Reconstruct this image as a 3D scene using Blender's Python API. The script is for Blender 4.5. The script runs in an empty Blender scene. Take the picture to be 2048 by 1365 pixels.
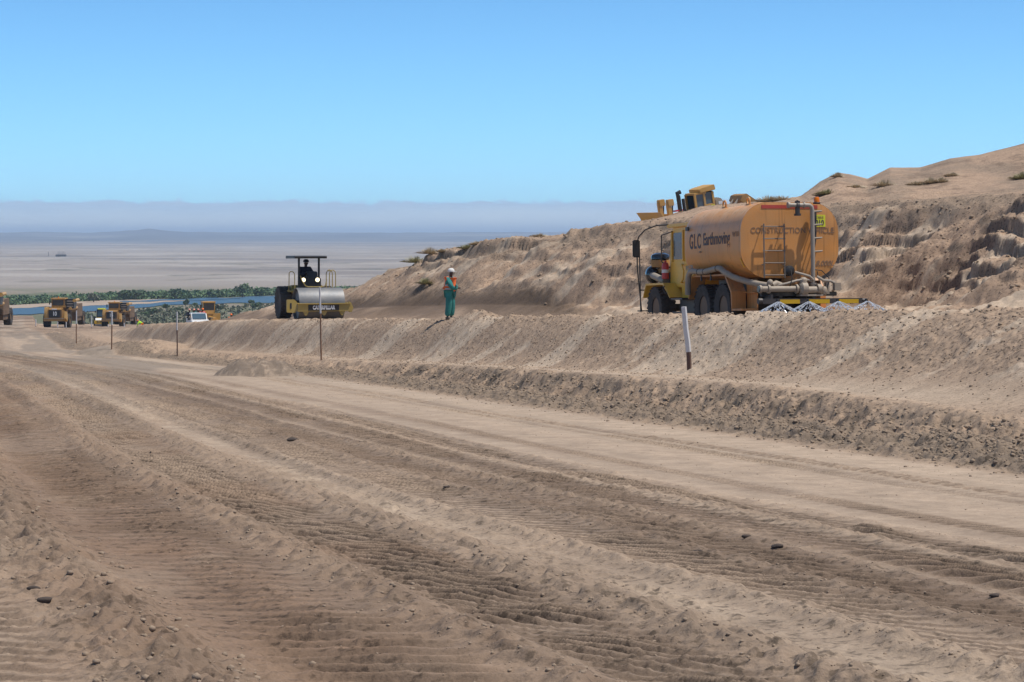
import bpy, bmesh, math, random
import numpy as np
from mathutils import Vector, Matrix
random.seed(7); RNG = np.random.RandomState(11)
scene = bpy.context.scene
COL = scene.collection

# ------------------------------------------------------------------ camera
F = 4773.0                      # focal length in pixels of the 2048 px wide photograph
cam_data = bpy.data.cameras.new('camera')
cam_data.sensor_width = 23.6
cam_data.lens = 23.6 * F / 2048.0
cam_data.shift_y = -212.5 / 2048.0
cam_data.clip_start = 0.5; cam_data.clip_end = 90000
cam = bpy.data.objects.new('camera', cam_data); COL.objects.link(cam)
cam.location = (0, 0, 0); cam.rotation_euler = (math.radians(90), 0, 0)
scene.camera = cam

# ------------------------------------------------------------------ light
SUN = Vector((0.36, -0.08, 0.93)).normalized()
sun_el = math.asin(SUN.z); sun_az = math.atan2(SUN.x, SUN.y)
sd = bpy.data.lights.new('sun', 'SUN'); sd.energy = 4.5; sd.angle = math.radians(0.53); sd.color = (1, 0.955, 0.88)
sun = bpy.data.objects.new('sun', sd); COL.objects.link(sun)
sun.rotation_euler = SUN.to_track_quat('Z', 'Y').to_euler()
world = bpy.data.worlds.new('World'); scene.world = world; world.use_nodes = True
WN = world.node_tree; WN.nodes.clear()
def wn(t, **k):
    n = WN.nodes.new(t)
    for a, b in k.items(): setattr(n, a, b)
    return n
def wl(a, b): WN.links.new(a, b)
sky = wn('ShaderNodeTexSky', sky_type='NISHITA', sun_disc=False, sun_elevation=sun_el, sun_rotation=sun_az, altitude=100, air_density=1.0, dust_density=0.3, ozone_density=1.5)
tc = wn('ShaderNodeTexCoord'); sep = wn('ShaderNodeSeparateXYZ'); wl(tc.outputs['Generated'], sep.inputs[0])
# tint of the clear desert sky with elevation
mr = wn('ShaderNodeMapRange'); wl(sep.outputs['Z'], mr.inputs['Value']); mr.inputs['From Min'].default_value = 0.0; mr.inputs['From Max'].default_value = 0.40
rmp = wn('ShaderNodeValToRGB'); wl(mr.outputs[0], rmp.inputs[0])
SKY_LO = (0.80, 1.62, 2.85, 1); SKY_MID = (0.66, 1.30, 2.15, 1); SKY_HI = (0.56, 1.06, 1.68, 1)
rmp.color_ramp.elements[0].color = SKY_LO; rmp.color_ramp.elements[1].color = (0.95, 0.92, 0.92, 1)
e = rmp.color_ramp.elements.new(0.135); e.color = SKY_MID
e = rmp.color_ramp.elements.new(0.27); e.color = SKY_HI
mul = wn('ShaderNodeMix', data_type='RGBA', blend_type='MULTIPLY', clamp_result=False); mul.inputs[0].default_value = 1
wl(sky.outputs[0], mul.inputs[6]); wl(rmp.outputs[0], mul.inputs[7])
# fog bank lying over the far coast
mp = wn('ShaderNodeMapping'); wl(tc.outputs['Generated'], mp.inputs[0]); mp.inputs['Scale'].default_value = (1, 1, 3.0)
n1 = wn('ShaderNodeTexNoise'); wl(mp.outputs[0], n1.inputs['Vector']); n1.inputs['Scale'].default_value = 85; n1.inputs['Detail'].default_value = 7; n1.inputs['Roughness'].default_value = 0.55
mr2 = wn('ShaderNodeMath', operation='MULTIPLY_ADD'); wl(n1.outputs[0], mr2.inputs[0]); mr2.inputs[1].default_value = 0.0044; mr2.inputs[2].default_value = 0.0099
sub = wn('ShaderNodeMath', operation='SUBTRACT'); wl(mr2.outputs[0], sub.inputs[0]); wl(sep.outputs['Z'], sub.inputs[1])
ma = wn('ShaderNodeMapRange'); wl(sub.outputs[0], ma.inputs['Value']); ma.inputs['From Min'].default_value = -0.0005; ma.inputs['From Max'].default_value = 0.0014; ma.interpolation_type = 'SMOOTHSTEP'
mr3 = wn('ShaderNodeMapRange'); wl(sep.outputs['Z'], mr3.inputs['Value']); mr3.inputs['From Max'].default_value = 0.016
nf = wn('ShaderNodeTexNoise'); wl(mp.outputs[0], nf.inputs['Vector']); nf.inputs['Scale'].default_value = 190; nf.inputs['Detail'].default_value = 4
nfm = wn('ShaderNodeMath', operation='MULTIPLY_ADD'); wl(nf.outputs[0], nfm.inputs[0]); nfm.inputs[1].default_value = 0.0042; wl(mr2.outputs[0], nfm.inputs[2]); wl(nfm.outputs[0], sub.inputs[0])
n2 = wn('ShaderNodeTexNoise'); wl(mp.outputs[0], n2.inputs['Vector']); n2.inputs['Scale'].default_value = 22; n2.inputs['Detail'].default_value = 5
ad = wn('ShaderNodeMath', operation='MULTIPLY_ADD'); wl(n2.outputs[0], ad.inputs[0]); ad.inputs[1].default_value = 0.5; wl(mr3.outputs[0], ad.inputs[2])
fr = wn('ShaderNodeValToRGB'); wl(ad.outputs[0], fr.inputs[0])
FOG_LO = (9.4, 10.2, 10.6, 1); FOG_HI = (5.1, 6.7, 9.0, 1)
fr.color_ramp.elements[0].color = (FOG_LO[0]/12, FOG_LO[1]/12, FOG_LO[2]/12, 1); fr.color_ramp.elements[1].color = (FOG_HI[0]/12, FOG_HI[1]/12, FOG_HI[2]/12, 1)
fr.color_ramp.elements[0].position = 0.45; fr.color_ramp.elements[1].position = 1.0
fsc = wn('ShaderNodeVectorMath', operation='SCALE'); wl(fr.outputs[0], fsc.inputs[0]); fsc.inputs['Scale'].default_value = 12.0
mix = wn('ShaderNodeMix', data_type='RGBA', clamp_result=False); fa = wn('ShaderNodeMath', operation='MULTIPLY'); wl(ma.outputs[0], fa.inputs[0]); fa.inputs[1].default_value = 0.88
wl(fa.outputs[0], mix.inputs[0]); wl(mul.outputs[2], mix.inputs[6]); wl(fsc.outputs[0], mix.inputs[7])
bg = wn('ShaderNodeBackground'); bg.inputs['Strength'].default_value = 0.09; wl(mix.outputs[2], bg.inputs[0])
wo = wn('ShaderNodeOutputWorld'); wl(bg.outputs[0], wo.inputs[0])
scene.view_settings.view_transform = 'Standard'; scene.view_settings.look = 'None'
scene.view_settings.exposure = -0.05; scene.view_settings.gamma = 1.0
try:
    scene.cycles.volume_bounces = 1; scene.cycles.max_bounces = 8; scene.cycles.volume_step_rate = 1
except Exception: pass

# ------------------------------------------------------------------ materials
MATS = {}
def mat(name, color, rough=0.6, metal=0.0, dirt=0.0, dirt_col=(0.30, 0.235, 0.175), dscale=3.0, bump=0.0, bscale=20.0, emit=None, es=0.0, trans=0.0, ior=1.45, alpha=1.0, coat=0.0, var=0.0):
    m = bpy.data.materials.new(name); m.use_nodes = True; nt = m.node_tree; b = nt.nodes['Principled BSDF']
    b.inputs['Roughness'].default_value = rough; b.inputs['Metallic'].default_value = metal
    b.inputs['Transmission Weight'].default_value = trans; b.inputs['IOR'].default_value = ior
    b.inputs['Alpha'].default_value = alpha; b.inputs['Coat Weight'].default_value = coat
    c = (*color, 1)
    tcn = nt.nodes.new('ShaderNodeTexCoord')
    noise = nt.nodes.new('ShaderNodeTexNoise'); noise.inputs['Scale'].default_value = dscale; noise.inputs['Detail'].default_value = 8; noise.inputs['Roughness'].default_value = 0.62
    nt.links.new(tcn.outputs['Object'], noise.inputs['Vector'])
    mx = nt.nodes.new('ShaderNodeMix'); mx.data_type = 'RGBA'
    mx.inputs[6].default_value = c; mx.inputs[7].default_value = (*dirt_col, 1)
    mrn = nt.nodes.new('ShaderNodeMapRange'); mrn.inputs['From Min'].default_value = 0.35; mrn.inputs['From Max'].default_value = 0.72
    mrn.inputs['To Min'].default_value = dirt * 0.25; mrn.inputs['To Max'].default_value = dirt
    nt.links.new(noise.outputs[0], mrn.inputs['Value']); nt.links.new(mrn.outputs[0], mx.inputs[0])
    out = mx.outputs[2]
    if var > 0:
        n3 = nt.nodes.new('ShaderNodeTexNoise'); n3.inputs['Scale'].default_value = dscale * 0.4; n3.inputs['Detail'].default_value = 4
        nt.links.new(tcn.outputs['Object'], n3.inputs['Vector'])
        m3 = nt.nodes.new('ShaderNodeMapRange'); m3.inputs['From Min'].default_value = 0.3; m3.inputs['From Max'].default_value = 0.7
        m3.inputs['To Min'].default_value = 1 - var; m3.inputs['To Max'].default_value = 1 + var
        nt.links.new(n3.outputs[0], m3.inputs['Value'])
        vm = nt.nodes.new('ShaderNodeVectorMath'); vm.operation = 'SCALE'
        nt.links.new(out, vm.inputs[0]); nt.links.new(m3.outputs[0], vm.inputs['Scale']); out = vm.outputs[0]
    nt.links.new(out, b.inputs['Base Color'])
    if bump > 0:
        bn = nt.nodes.new('ShaderNodeTexNoise'); bn.inputs['Scale'].default_value = bscale; bn.inputs['Detail'].default_value = 5
        nt.links.new(tcn.outputs['Object'], bn.inputs['Vector'])
        bp = nt.nodes.new('ShaderNodeBump'); bp.inputs['Distance'].default_value = bump; nt.links.new(bn.outputs[0], bp.inputs['Height'])
        nt.links.new(bp.outputs[0], b.inputs['Normal'])
    if emit: b.inputs['Emission Color'].default_value = (*emit, 1); b.inputs['Emission Strength'].default_value = es
    MATS[name] = m; return m

# ------------------------------------------------------------------ noise
_perm = RNG.permutation(256).astype(np.int32); _perm = np.concatenate([_perm, _perm])
_ang = RNG.rand(256) * 2 * np.pi; _gx = np.cos(_ang).astype(np.float32); _gy = np.sin(_ang).astype(np.float32)
def pn(x, y, seed=0):
    x = np.asarray(x, np.float64) + seed * 17.31; y = np.asarray(y, np.float64) - seed * 9.77
    xi = np.floor(x).astype(np.int64); yi = np.floor(y).astype(np.int64)
    xf = (x - xi).astype(np.float32); yf = (y - yi).astype(np.float32); xi &= 255; yi &= 255
    u = xf * xf * xf * (xf * (xf * 6 - 15) + 10); v = yf * yf * yf * (yf * (yf * 6 - 15) + 10)
    a = _perm[xi]; b = _perm[(xi + 1) & 255]
    aa = _perm[(a + yi) & 511 & 255]; ab = _perm[(a + yi + 1) & 255]; ba = _perm[(b + yi) & 255]; bb = _perm[(b + yi + 1) & 255]
    g = lambda h, dx, dy: _gx[h] * dx + _gy[h] * dy
    n0 = g(aa, xf, yf); n1_ = g(ba, xf - 1, yf); n2_ = g(ab, xf, yf - 1); n3_ = g(bb, xf - 1, yf - 1)
    r = n0 + u * (n1_ - n0); s = n2_ + u * (n3_ - n2_)
    return (r + v * (s - r)) * 1.5
def fbm(x, y, o=4, seed=0, g=0.5, l=2.03):
    s = 0; a = 1.0; t = 0
    for i in range(o):
        s = s + a * pn(x, y, seed + i * 3); t += a; a *= g; x = x * l; y = y * l
    return s / t
def pr(x, y, f, seed=0, an=1.0):
    a = 0.6 + seed * 1.7; c, s = math.cos(a), math.sin(a)
    return pn((x * c - y * s * an) * f, (x * s + y * c * an) * f, seed)
def ridged(x, y, o=4, seed=0):
    s = 0; a = 1.0; t = 0
    for i in range(o):
        s = s + a * (1 - 2 * np.abs(pn(x, y, seed + i * 5))); t += a; a *= 0.5; x = x * 2.1; y = y * 2.1
    return s / t
def ss(x, a, b):
    t = np.clip((x - a) / (b - a), 0, 1); return t * t * (3 - 2 * t)
def bumpf(x, c, r): return np.exp(-((x - c) / r) ** 2)

# ------------------------------------------------------------------ terrain
_DY = [-40, 8, 15, 26.8, 80, 150, 300, 450, 700, 60000]
_DX = [19.5, 5.7, 3.5, 0, -13.3, -34.3, -67.3, -98, -150, -12000]
def Dline(Y): return np.interp(Y, _DY, _DX)
_dyf = np.linspace(-40, 1000, 2081); _d = np.interp(_dyf, _DY, _DX)
_k = np.ones(17) / 17.0; _dsm = np.convolve(np.pad(_d, 8, 'edge'), _k, 'valid'); _dsm = np.convolve(np.pad(_dsm, 8, 'edge'), _k, 'valid')
def Dsm(Y): return np.where(Y < 990, np.interp(Y, _dyf, _dsm), np.interp(Y, _DY, _DX))
def Pz(Y):
    n = -0.036 * Y
    # beyond the crest the ground drops to the river flats
    return np.where(Y < 445, n, -16.02 - 14.0 * ss(Y, 443, 640))
def hlow(Y): return np.interp(Y, [0, 150, 215, 265, 330, 385, 430, 445, 480], [-1.8, -1.8, -0.95, -0.85, -0.65, -0.45, 0.55, 0.85, 0.3])
# measured skyline correction of the dune ridge behind the cut (bearing -> height)
RIDGE_B = [0.055, 0.066, 0.079, 0.095, 0.11, 0.121, 0.129, 0.1364, 0.1416, 0.149, 0.1584, 0.171, 0.1835, 0.196, 0.2145, 0.26, 0.32]
RIDGE_H = [0, 0.25, 0.55, 0.35, 0.35, 0.55, 1.3, 1.75, 1.65, 1.4, 1.9, 1.75, 2.0, 2.05, 2.5, 2.9, 3.2]
def terrain(X, Y, color=True):
    """height and albedo of the ground; X, Y in metres from the camera's foot point"""
    X = np.asarray(X, np.float64); Y = np.asarray(Y, np.float64)
    near = Y < 700
    w = X - Dsm(Y); P = Pz(Y)
    hl = hlow(Y)
    wobb = fbm(X * 0.25, Y * 0.12, 3, 40) * 0.5
    # ---- cross section of the two haul roads
    toeW = np.interp(Y, [0, 30, 50, 70], [7.4, 8.2, 10.0, 10.1])
    ledge = np.interp(Y, [0, 26, 33, 44, 66, 85, 130, 200], [-1.55, -1.5, -1.3, -1.16, -1.25, -1.4, -1.5, -0.9])
    wl_ = w + wobb * 0.35
    lipW = np.interp(Y, [0, 40, 90, 130, 170], [12.0, 12.2, 12.1, 11.5, 11.0])
    bench = np.interp(Y, [0, 50, 84, 92, 102, 122, 150, 180, 215], [-0.15, -0.3, -0.3, -0.12, 0.04, 0.02, -0.22, -0.75, -0.95])
    lip = np.interp(Y, [0, 40, 60, 78, 84, 95, 122, 150, 175, 215], [0.2, 0.18, 0.13, 0.10, 0.04, 0.04, 0.0, -0.28, -0.8, -0.95])
    h = hl.copy()
    # ledge and its cut face
    hf = ss(wl_, 7.55, 8.6 + 0.3 * fbm(X * 1.0, Y * 0.8, 3, 3))
    near_fade = ss(Y, 27, 40)
    hf = hf * near_fade + ss(wl_, 6.3, 9.0) * (1 - near_fade)
    h = h + (ledge - hl) * hf
    # embankment
    sl = np.clip((wl_ - toeW) / (lipW - toeW), 0, 1); sl = sl + 0.06 * np.sin(sl * np.pi * 2) * -1
    h = h + (lip - ledge) * np.clip(sl, 0, 1) * (wl_ > toeW)
    lipbump = fbm(X * 0.45, Y * 0.45, 3, 5) * 0.12
    h = h + lipbump * bumpf(wl_, lipW + 0.1, 0.9) * (Y < 200)
    inb = ss(wl_, lipW + 0.1, lipW + 1.6)
    h = h + (bench - lip) * inb
    # extra mound near the person and the dark heap beside the lower road
    def mound(cx, cy, r, hh, sharp=1.0):
        q = ((X - cx) ** 2 + (Y - cy) ** 2) / r ** 2
        return hh * np.clip(1 - q, 0, 1) ** sharp
    h = h + mound(-1.0, 80, 2.2, 0.22) + mound(-8.3, 78.5, 1.5, 0.48, 0.8) * (1 + 0.45 * fbm(X * 1.6, Y * 1.2, 4, 9) + 0.25 * ridged(X * 2.2, Y * 1.6, 3, 10)) + mound(-20.4, 128, 3.5, 0.55)
    # ---- cut slope and hill
    cw = 18.6 + 3.4 * (1 - ss(Y, 82, 104)) + 1.1 * fbm(X * 0.09, Y * 0.09, 3, 21)
    warp = fbm(X * 0.22, Y * 0.22, 3, 13, 0.4) * 1.5 + fbm(X * 0.1, Y * 0.1, 2, 77) * 1.0
    wc = w + warp * ss(w, 18, 22)
    q = Y - 3.0 * np.clip(w - 25, 0, 60)
    hc = np.interp(q, [-200, 40, 65, 80, 100, 118, 130, 140, 152, 170], [3.5, 3.5, 3.62, 3.95, 4.05, 3.75, 3.35, 2.65, 1.9, 1.2])
    toe_h = bench + 0.35 * ss(w, cw - 3.5, cw)
    cliff = 0.30 + 0.35 * pn(X * 0.12, Y * 0.12, 8)
    cl_h = np.clip(cliff, 0.06, 0.6) * (0.15 + 1.9 * ss(Y, 82, 98))
    tal = toe_h + 0.66 * np.clip(wc - cw, 0, 50) + 0.3 * ss(wc, cw - 2.0, cw)
    top = hc + 0.115 * np.clip(w - 25, 0, 45) + 0.35 * fbm(X * 0.07, Y * 0.07, 3, 31) * ss(w, 24, 34)
    edge = cw + (hc - cl_h - toe_h) / 0.66
    cl = ss(wc, edge, edge + 1.0)
    cut = np.minimum(tal, top - cl_h) * (1 - cl) + top * cl
    cut = np.minimum(cut, top)
    # blocky broken strata on the right-hand part of the cut
    bl = ss(w, cw + 0.4, cw + 1.5) * (1 - ss(w, cw + 3.0, cw + 4.8)) * (1 - ss(Y, 86, 108))
    tn = fbm(X * 0.30 + Y * 0.1, Y * 0.16, 4, 55) * 2.0
    st = np.floor(tn * 2.2) / 2.2 + ss(tn * 2.2 - np.floor(tn * 2.2), 0.15, 0.75) / 2.2
    cut = cut + bl * (st * 0.34)
    lay = cut * 1.5 + 0.9 * fbm(X * 0.3, Y * 0.2, 3, 58)
    cut = cut + 0.085 * np.sin(lay * 6.283) * ss(w, cw + .5, cw + 2) * (1 - ss(w, cw + 4, cw + 8)) * ss(fbm(X * 0.13, Y * 0.1, 2, 59), -0.25, 0.2)
    STEP_SHADE = []
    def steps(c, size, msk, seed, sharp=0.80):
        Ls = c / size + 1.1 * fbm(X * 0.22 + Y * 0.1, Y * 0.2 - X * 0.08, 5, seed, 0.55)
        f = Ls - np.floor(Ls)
        STEP_SHADE.append(msk * ss(f, sharp - 0.22, sharp - 0.04) * (1 - ss(f, sharp + 0.04, sharp + 0.14)))
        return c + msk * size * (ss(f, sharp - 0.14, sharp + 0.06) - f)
    pt = ss(fbm(X * 0.16, Y * 0.11, 3, 150) + 0.35 * fbm(X * .8, Y * .5, 2, 151), -0.26, 0.02)
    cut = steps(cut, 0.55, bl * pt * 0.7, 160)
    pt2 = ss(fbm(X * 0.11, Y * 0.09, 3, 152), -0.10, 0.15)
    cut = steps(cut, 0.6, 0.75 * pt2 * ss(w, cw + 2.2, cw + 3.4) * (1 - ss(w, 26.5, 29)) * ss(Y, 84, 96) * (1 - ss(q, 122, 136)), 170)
    gully = ridged(X * 0.33, Y * 0.13, 4, 61)
    cut = cut - ss(wc, cw + 0.6, cw + 3) * (1 - 0.75 * ss(w, 27, 32)) * (0.17 * np.clip(-gully, -0.2, 1))
    nat = 0.30 * np.clip(w - 17.6, 0, 8) + 0.115 * np.clip(w - 24.8, 0, 40) + 0.25 * fbm(X * 0.12, Y * 0.12, 3, 91)
    nb = ss(q, 128, 142)
    hill = cut * (1 - nb) + np.minimum(nat, hc + 0.115 * np.clip(w - 25, 0, 45)) * nb
    drop = 1 - ss(q, 158, 200)
    hill_add = (hill - bench) * drop
    on = ss(w, 14.0, 16.5)
    h = h + np.where(w > 14, hill_add * on, 0)
    B = X / np.maximum(Y, 30)
    rid = np.interp(B, RIDGE_B, RIDGE_H)
    h = h + rid * bumpf(Y, 122, 13) * ss(w, 30, 37)
    h = h - 1.9 * np.exp(-(((X - 14.5) / 8.5) ** 2 + ((Y - 170) / 15) ** 2) ** 2)
    h = h - 0.012 * np.clip(Y - 150, 0, 80) * ss(w, 40, 60) * (Y < 700)
    # ---- surface relief
    relief = np.zeros_like(h)
    on_road = 1 - ss(w, 5.6, 6.1)
    fadeY = 1 - ss(Y, 75, 140)
    a = np.zeros_like(h)
    m = (Y < 170) & (w < 7.5) & (w > -30)
    xm, ym, wm = X[m], Y[m], w[m]
    wm = wm + 0.10 * pn(xm * 0.25, ym * 0.11, 71) + 0.03 * pn(xm * 1.1, ym * 0.6, 72)
    r = 0.05 * fbm(wm * 0.55, ym * 0.05, 3, 1)
    L = ym * 1.035
    G = [np.zeros_like(r), np.zeros_like(r)]
    def lugs(w0, hw, sp, amp, slant=0.25, seed=0, jit=0.35):
        band = np.clip(1 - ((wm - w0) / hw) ** 4, 0, 1)
        ph = (L + slant * (wm - w0) + 0.10 * np.sin((wm - w0) / hw * 2.2) + jit * 0.16 * pn(xm * 0.9, ym * 1.1, 300 + seed) + 0.05 * pr(xm, ym, 3.1, seed % 7)) / sp
        f = ph - np.floor(ph)
        saw = np.where(f < 0.36, ss(f, 0, 0.36), 1 - ss(f, 0.30, 1.04) * 1.0); G[0] = np.maximum(G[0], np.clip(band * 1.0, 0, 1))
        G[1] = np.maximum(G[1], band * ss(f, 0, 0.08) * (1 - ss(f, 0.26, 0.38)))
        pres = (0.15 + 0.85 * ss(pn(xm * 0.22, ym * 0.16, 200 + seed) + 0.4 * pr(xm, ym, 1.1, seed % 5), -0.35, 0.15)) * (0.8 + 0.5 * pr(xm, ym, 2.2, 4))
        return band * pres * amp * (saw - 0.5) - band * 0.012
    r = r + lugs(-3.45, 0.46, 0.33, 0.125, 1.0, 1)
    r = r + lugs(-1.45, 0.36, 0.30, 0.09, 0.6, 2)
    r = r + lugs(0.42, 0.32, 0.40, 0.11, 1.3, 3) + lugs(1.12, 0.26, 0.5, 0.11, 1.6, 4)
    r = r + lugs(4.15, 0.17, 0.26, 0.085, 1.0, 5, 0.1) + lugs(4.62, 0.17, 0.26, 0.085, -1.0, 6, 0.1)
    r = r + lugs(-0.72, 0.36, 0.32, 0.07, 0.5, 7) + lugs(-4.9, 0.6, 0.34, 0.065, 0.15, 8)
    r = r + lugs(-6.9, 0.34, 0.33, 0.045, 0.1, 9) + lugs(-9.2, 0.5, 0.34, 0.06, 0.3, 10) + lugs(-11.6, 0.4, 0.34, 0.05, 0.2, 11)
    r = r + lugs(2.35, 0.2, 0.26, 0.04, 0.6, 12)
    # rutted floors between pushed-up rims
    for w0, hw, dep in ((0.0, 0.16, 0.03), (-2.2, 0.32, 0.035), (-5.4, 0.5, 0.04), (-7.6, 0.5, 0.05), (-10.3, 0.6, 0.05), (-3.45, 0.5, 0.02), (1.9, 0.25, 0.012)):
        r = r - dep * np.exp(-((wm - w0) / hw) ** 4)
    # clod ridges squeezed out between the tracks
    for w0, hw, am, sd_ in ((-2.78, 0.22, 0.055, 1), (-4.15, 0.20, 0.060, 2), (-6.05, 0.34, 0.085, 3), (-0.28, 0.12, 0.03, 4), (-1.02, 0.16, 0.035, 5), (1.50, 0.10, 0.02, 6), (-8.4, 0.25, 0.07, 7), (-0.2+0.9, 0.08, 0.02, 8), (-11, 0.3, 0.06, 9), (-1.86, .12, .035, 10)):
        env = np.exp(-((wm - w0) / hw) ** 2)
        lump = np.clip(0.7 * pn(xm * 3.1, ym * 3.1, 400 + sd_) + 0.6 * pn(xm * 9, ym * 7, 420 + sd_) + 0.2, -0.1, 0.8)
        r = r + env * am * (0.5 + 1.3 * lump)
    cl_mask = np.clip(1 - ss(wm, 1.3, 1.9), 0.12, 1)
    cl_mask = cl_mask * (0.25 + 0.9 * ss(fbm(wm * 1.1, ym * 0.08, 3, 63), -0.12, 0.2))
    fine = (1 - 0.9 * G[0]) * np.clip(pr(xm, ym, 6.1, 3) + 0.5 * pr(xm, ym, 13.3, 5, .8) - 0.08, 0, 1) * 0.042 + np.clip(pr(xm, ym, 19, 8, .8) - .1, 0, 1) * 0.014 + 0.010 * fbm(xm * 3 + ym, ym * 2.6 - xm, 3, 502)
    r = r + fine * cl_mask
    a[m] = r * (1 - ss(ym, 110, 165)) * (1 - ss(wm, 5.5, 6.2))
    relief += a; lug_shade = np.zeros_like(h); lug_shade[m] = G[1]
    # windrow of loose spoil along the toe
    wr = bumpf(w, 6.95, 0.62) * (Y < 210); wr2 = ss(w, 5.95, 6.5) * (1 - ss(w, 7.8, 8.5))
    relief += wr * (0.15 + 0.05 * pn(X * .4, Y * .4, 14)) * (1 - ss(Y, 90, 150) * 0.4)
    m = (Y < 220) & (w > 5.7) & (w < 40); xm, ym, wm = X[m], Y[m], w[m]
    zz = np.zeros_like(xm)
    k = ss(wm, 5.9, 6.4) * (1 - ss(wm, 8.0, 8.8))
    zz += k * (0.11 * np.clip(pn(xm * 2.6, ym * 2.2, 601), -0.4, 1) + 0.07 * np.clip(pn(xm * 6.1, ym * 4.8, 602), -.3, 1) + 0.035 * pn(xm * 13, ym * 9, 603))
    # cut-face flutes
    k = bumpf(wm, 8.1, 0.5) * near_fade[m]
    zz += k * (0.055 * ridged(xm * 1.9 + ym * 0.3, ym * 0.9, 3, 604) + 0.07 * fbm(xm * .9 + ym * .4, ym * .9, 4, 617))
    # embankment: rills and clods running down the slope
    k = ss(wm, 9.6, 10.6) * (1 - ss(wm, 12.3, 13.2))
    zz += k * (0.06 * fbm(ym * 1.0, wm * 0.22, 4, 605) + 0.05 * np.clip(pn(xm * 4.5, ym * 3.5, 606), -.1, 1) + 0.025 * pn(xm * 11, ym * 8, 607))
    k = ss(wm, 11.7, 12.1) * (1 - ss(wm, 12.9, 13.9)); zz += k * 0.07 * np.clip(pn(xm * 2.5, ym * 2.5, 616), -.2, 1)
    # talus and broken crust of the cut
    wk = ss(wm, 18.5, 20); top_ = ss(wm, 25.5, 30)
    rock = 0.15 * fbm(xm * 0.7 + ym * .3, ym * 0.7 - xm * .3, 6, 608, .6) + 0.07 * ridged(xm * 0.9, ym * 0.8, 4, 609) + 0.06 * np.clip(pr(xm, ym, 2.3, 2) + .5 * pr(xm, ym, 5.2, 4), 0, 1)
    zz += wk * (1 - 0.5 * top_) * (rock + 0.04 * pr(xm, ym, 5, 6))
    strk = fbm(ym * 1.3, wm * 0.12, 3, 611); zz += wk * (1 - top_) * 0.17 * strk
    relief[m] += zz
    # left of the road and far ground
    m = (Y > 60) & near; xm, ym = X[m], Y[m]
    relief[m] += ss(ym, 85, 160) * (0.16 * fbm(xm * 0.16, ym * 0.10, 4, 620) + 0.06 * fbm(xm * 0.9, ym * 0.5, 3, 621)) * (1 - 0.6 * ss(w[m], 11, 12) * (ym < 150)) * (1 - ss(ym, 400, 700))
    # ---- far plain and hills
    fz = np.zeros_like(h)
    m = Y > 600; xm, ym = X[m], Y[m]
    brg = xm / ym
    und = 1.3 * fbm(xm * 0.002, ym * 0.0012, 4, 700) * ss(ym, 1500, 3500)
    hillp = np.interp(brg, [-0.40, -0.30, -0.2145, -0.20, -0.190, -0.176, -0.165, -0.157, -0.152, -0.146, -0.135, -0.1, -0.05, 0.0, 0.03, 0.07, 0.2, 0.4],
                           [36, 42, 45, 50, 44, 44, 48, 60, 74, 60, 48, 46, 44, 47, 46, 38, 30, 30])
    far_h = (hillp + 8 * fbm(brg * 60, ym * 0.0004, 5, 701)) * ss(ym, 9500, 16500)
    fz[m] = und + far_h + 6 * fbm(xm * 0.0012, ym * 0.0009, 4, 703) * ss(ym, 6500, 9500)
    # green river terrace
    Z = P + h + relief * (Y < 700)
    Z = np.where(Y > 600, P + fz, np.where(Y > 560, (P + h + relief) * (1 - ss(Y, 560, 600)) + P * ss(Y, 560, 600), Z))
    if not color: return Z
    # ================= albedo =================
    sand = np.array([0.395, 0.285, 0.205]); pale = np.array([0.47, 0.365, 0.275]); moist = np.array([0.195, 0.136, 0.098]); red = np.array([0.28, 0.18, 0.12]); grey = np.array([0.315, 0.24, 0.18]); dark = np.array([0.135, 0.105, 0.082])
    C = np.empty(X.shape + (3,)); C[:] = sand
    def mixc(c, k):
        nonlocal C
        k = np.clip(k, 0, 1)[..., None]; C = C * (1 - k) + c * k
    n_a = fbm(X * 0.5, Y * 0.18, 4, 801); n_b = fbm(X * 2.2, Y * 1.2, 4, 802); n_c = fbm(w * 1.6, Y * 0.05, 4, 803); n_d = fbm(X * 7, Y * 5, 3, 804)
    road = 1 - ss(w, 5.7, 6.2)
    nearr = road * (Y < 420)
    mixc(grey, nearr * 0.50 * ss(n_c, -0.3, 0.3))
    mixc(grey, nearr * (1 - ss(w, 1.5, 2.0)) * 0.30)
    mixc(moist, nearr * (1 - ss(w, 1.5, 2.0)) * 0.65 * ss(n_c + 0.35 * n_b, 0.0, 0.35))
    mixc(pale * np.array([0.90, 0.91, 0.93]), nearr * ss(w, 1.2, 1.8) * 0.6)
    for w0, hw, c, k in ((0.0, 0.15, pale * 0.9, 0.75), (-2.2, 0.36, pale, 0.8), (-2.78, .25, grey, .6), (-5.1, 0.9, red * 0.85, 0.9), (-4.15, 0.28, moist, 0.55), (-6.1, 0.45, moist, 0.75), (-7.7, 0.7, pale, 0.9),
                         (-0.8, 0.55, moist, 0.75), (0.4, 0.4, moist, 0.7), (0.75, 0.12, pale, 0.5), (2.25, 0.3, moist, 0.55), (2.9, .2, grey, .4), (-9.4, 1.2, moist, 0.65), (-11.8, 1.0, grey, 0.6), (-3.45, 0.4, pale, 0.3), (-2.9, .35, moist, .4), (4.4, 0.45, grey, 0.4), (5.4, .4, pale, .5), (-1.45, .33, pale, .35), (1.15, .25, grey, .4)):
        wv = w + 0.18 * n_a + 0.06 * n_b
        mixc(c, nearr * k * np.exp(-((wv - w0) / hw) ** 2 * 0.9) * (0.35 + 0.65 * ss(n_a + 0.6 * n_b, -0.5, 0.35)))
    # steep lug faces: their shade put into the colour, over moister exposed soil
    rl = relief
    mixc(moist * 0.78, nearr * lug_shade * 0.62 * (Y < 120))
    mixc(red, nearr * 0.30 * ss(fbm(X * 0.4, Y * 0.25, 3, 805), 0.0, 0.35) * (w < -3))
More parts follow.
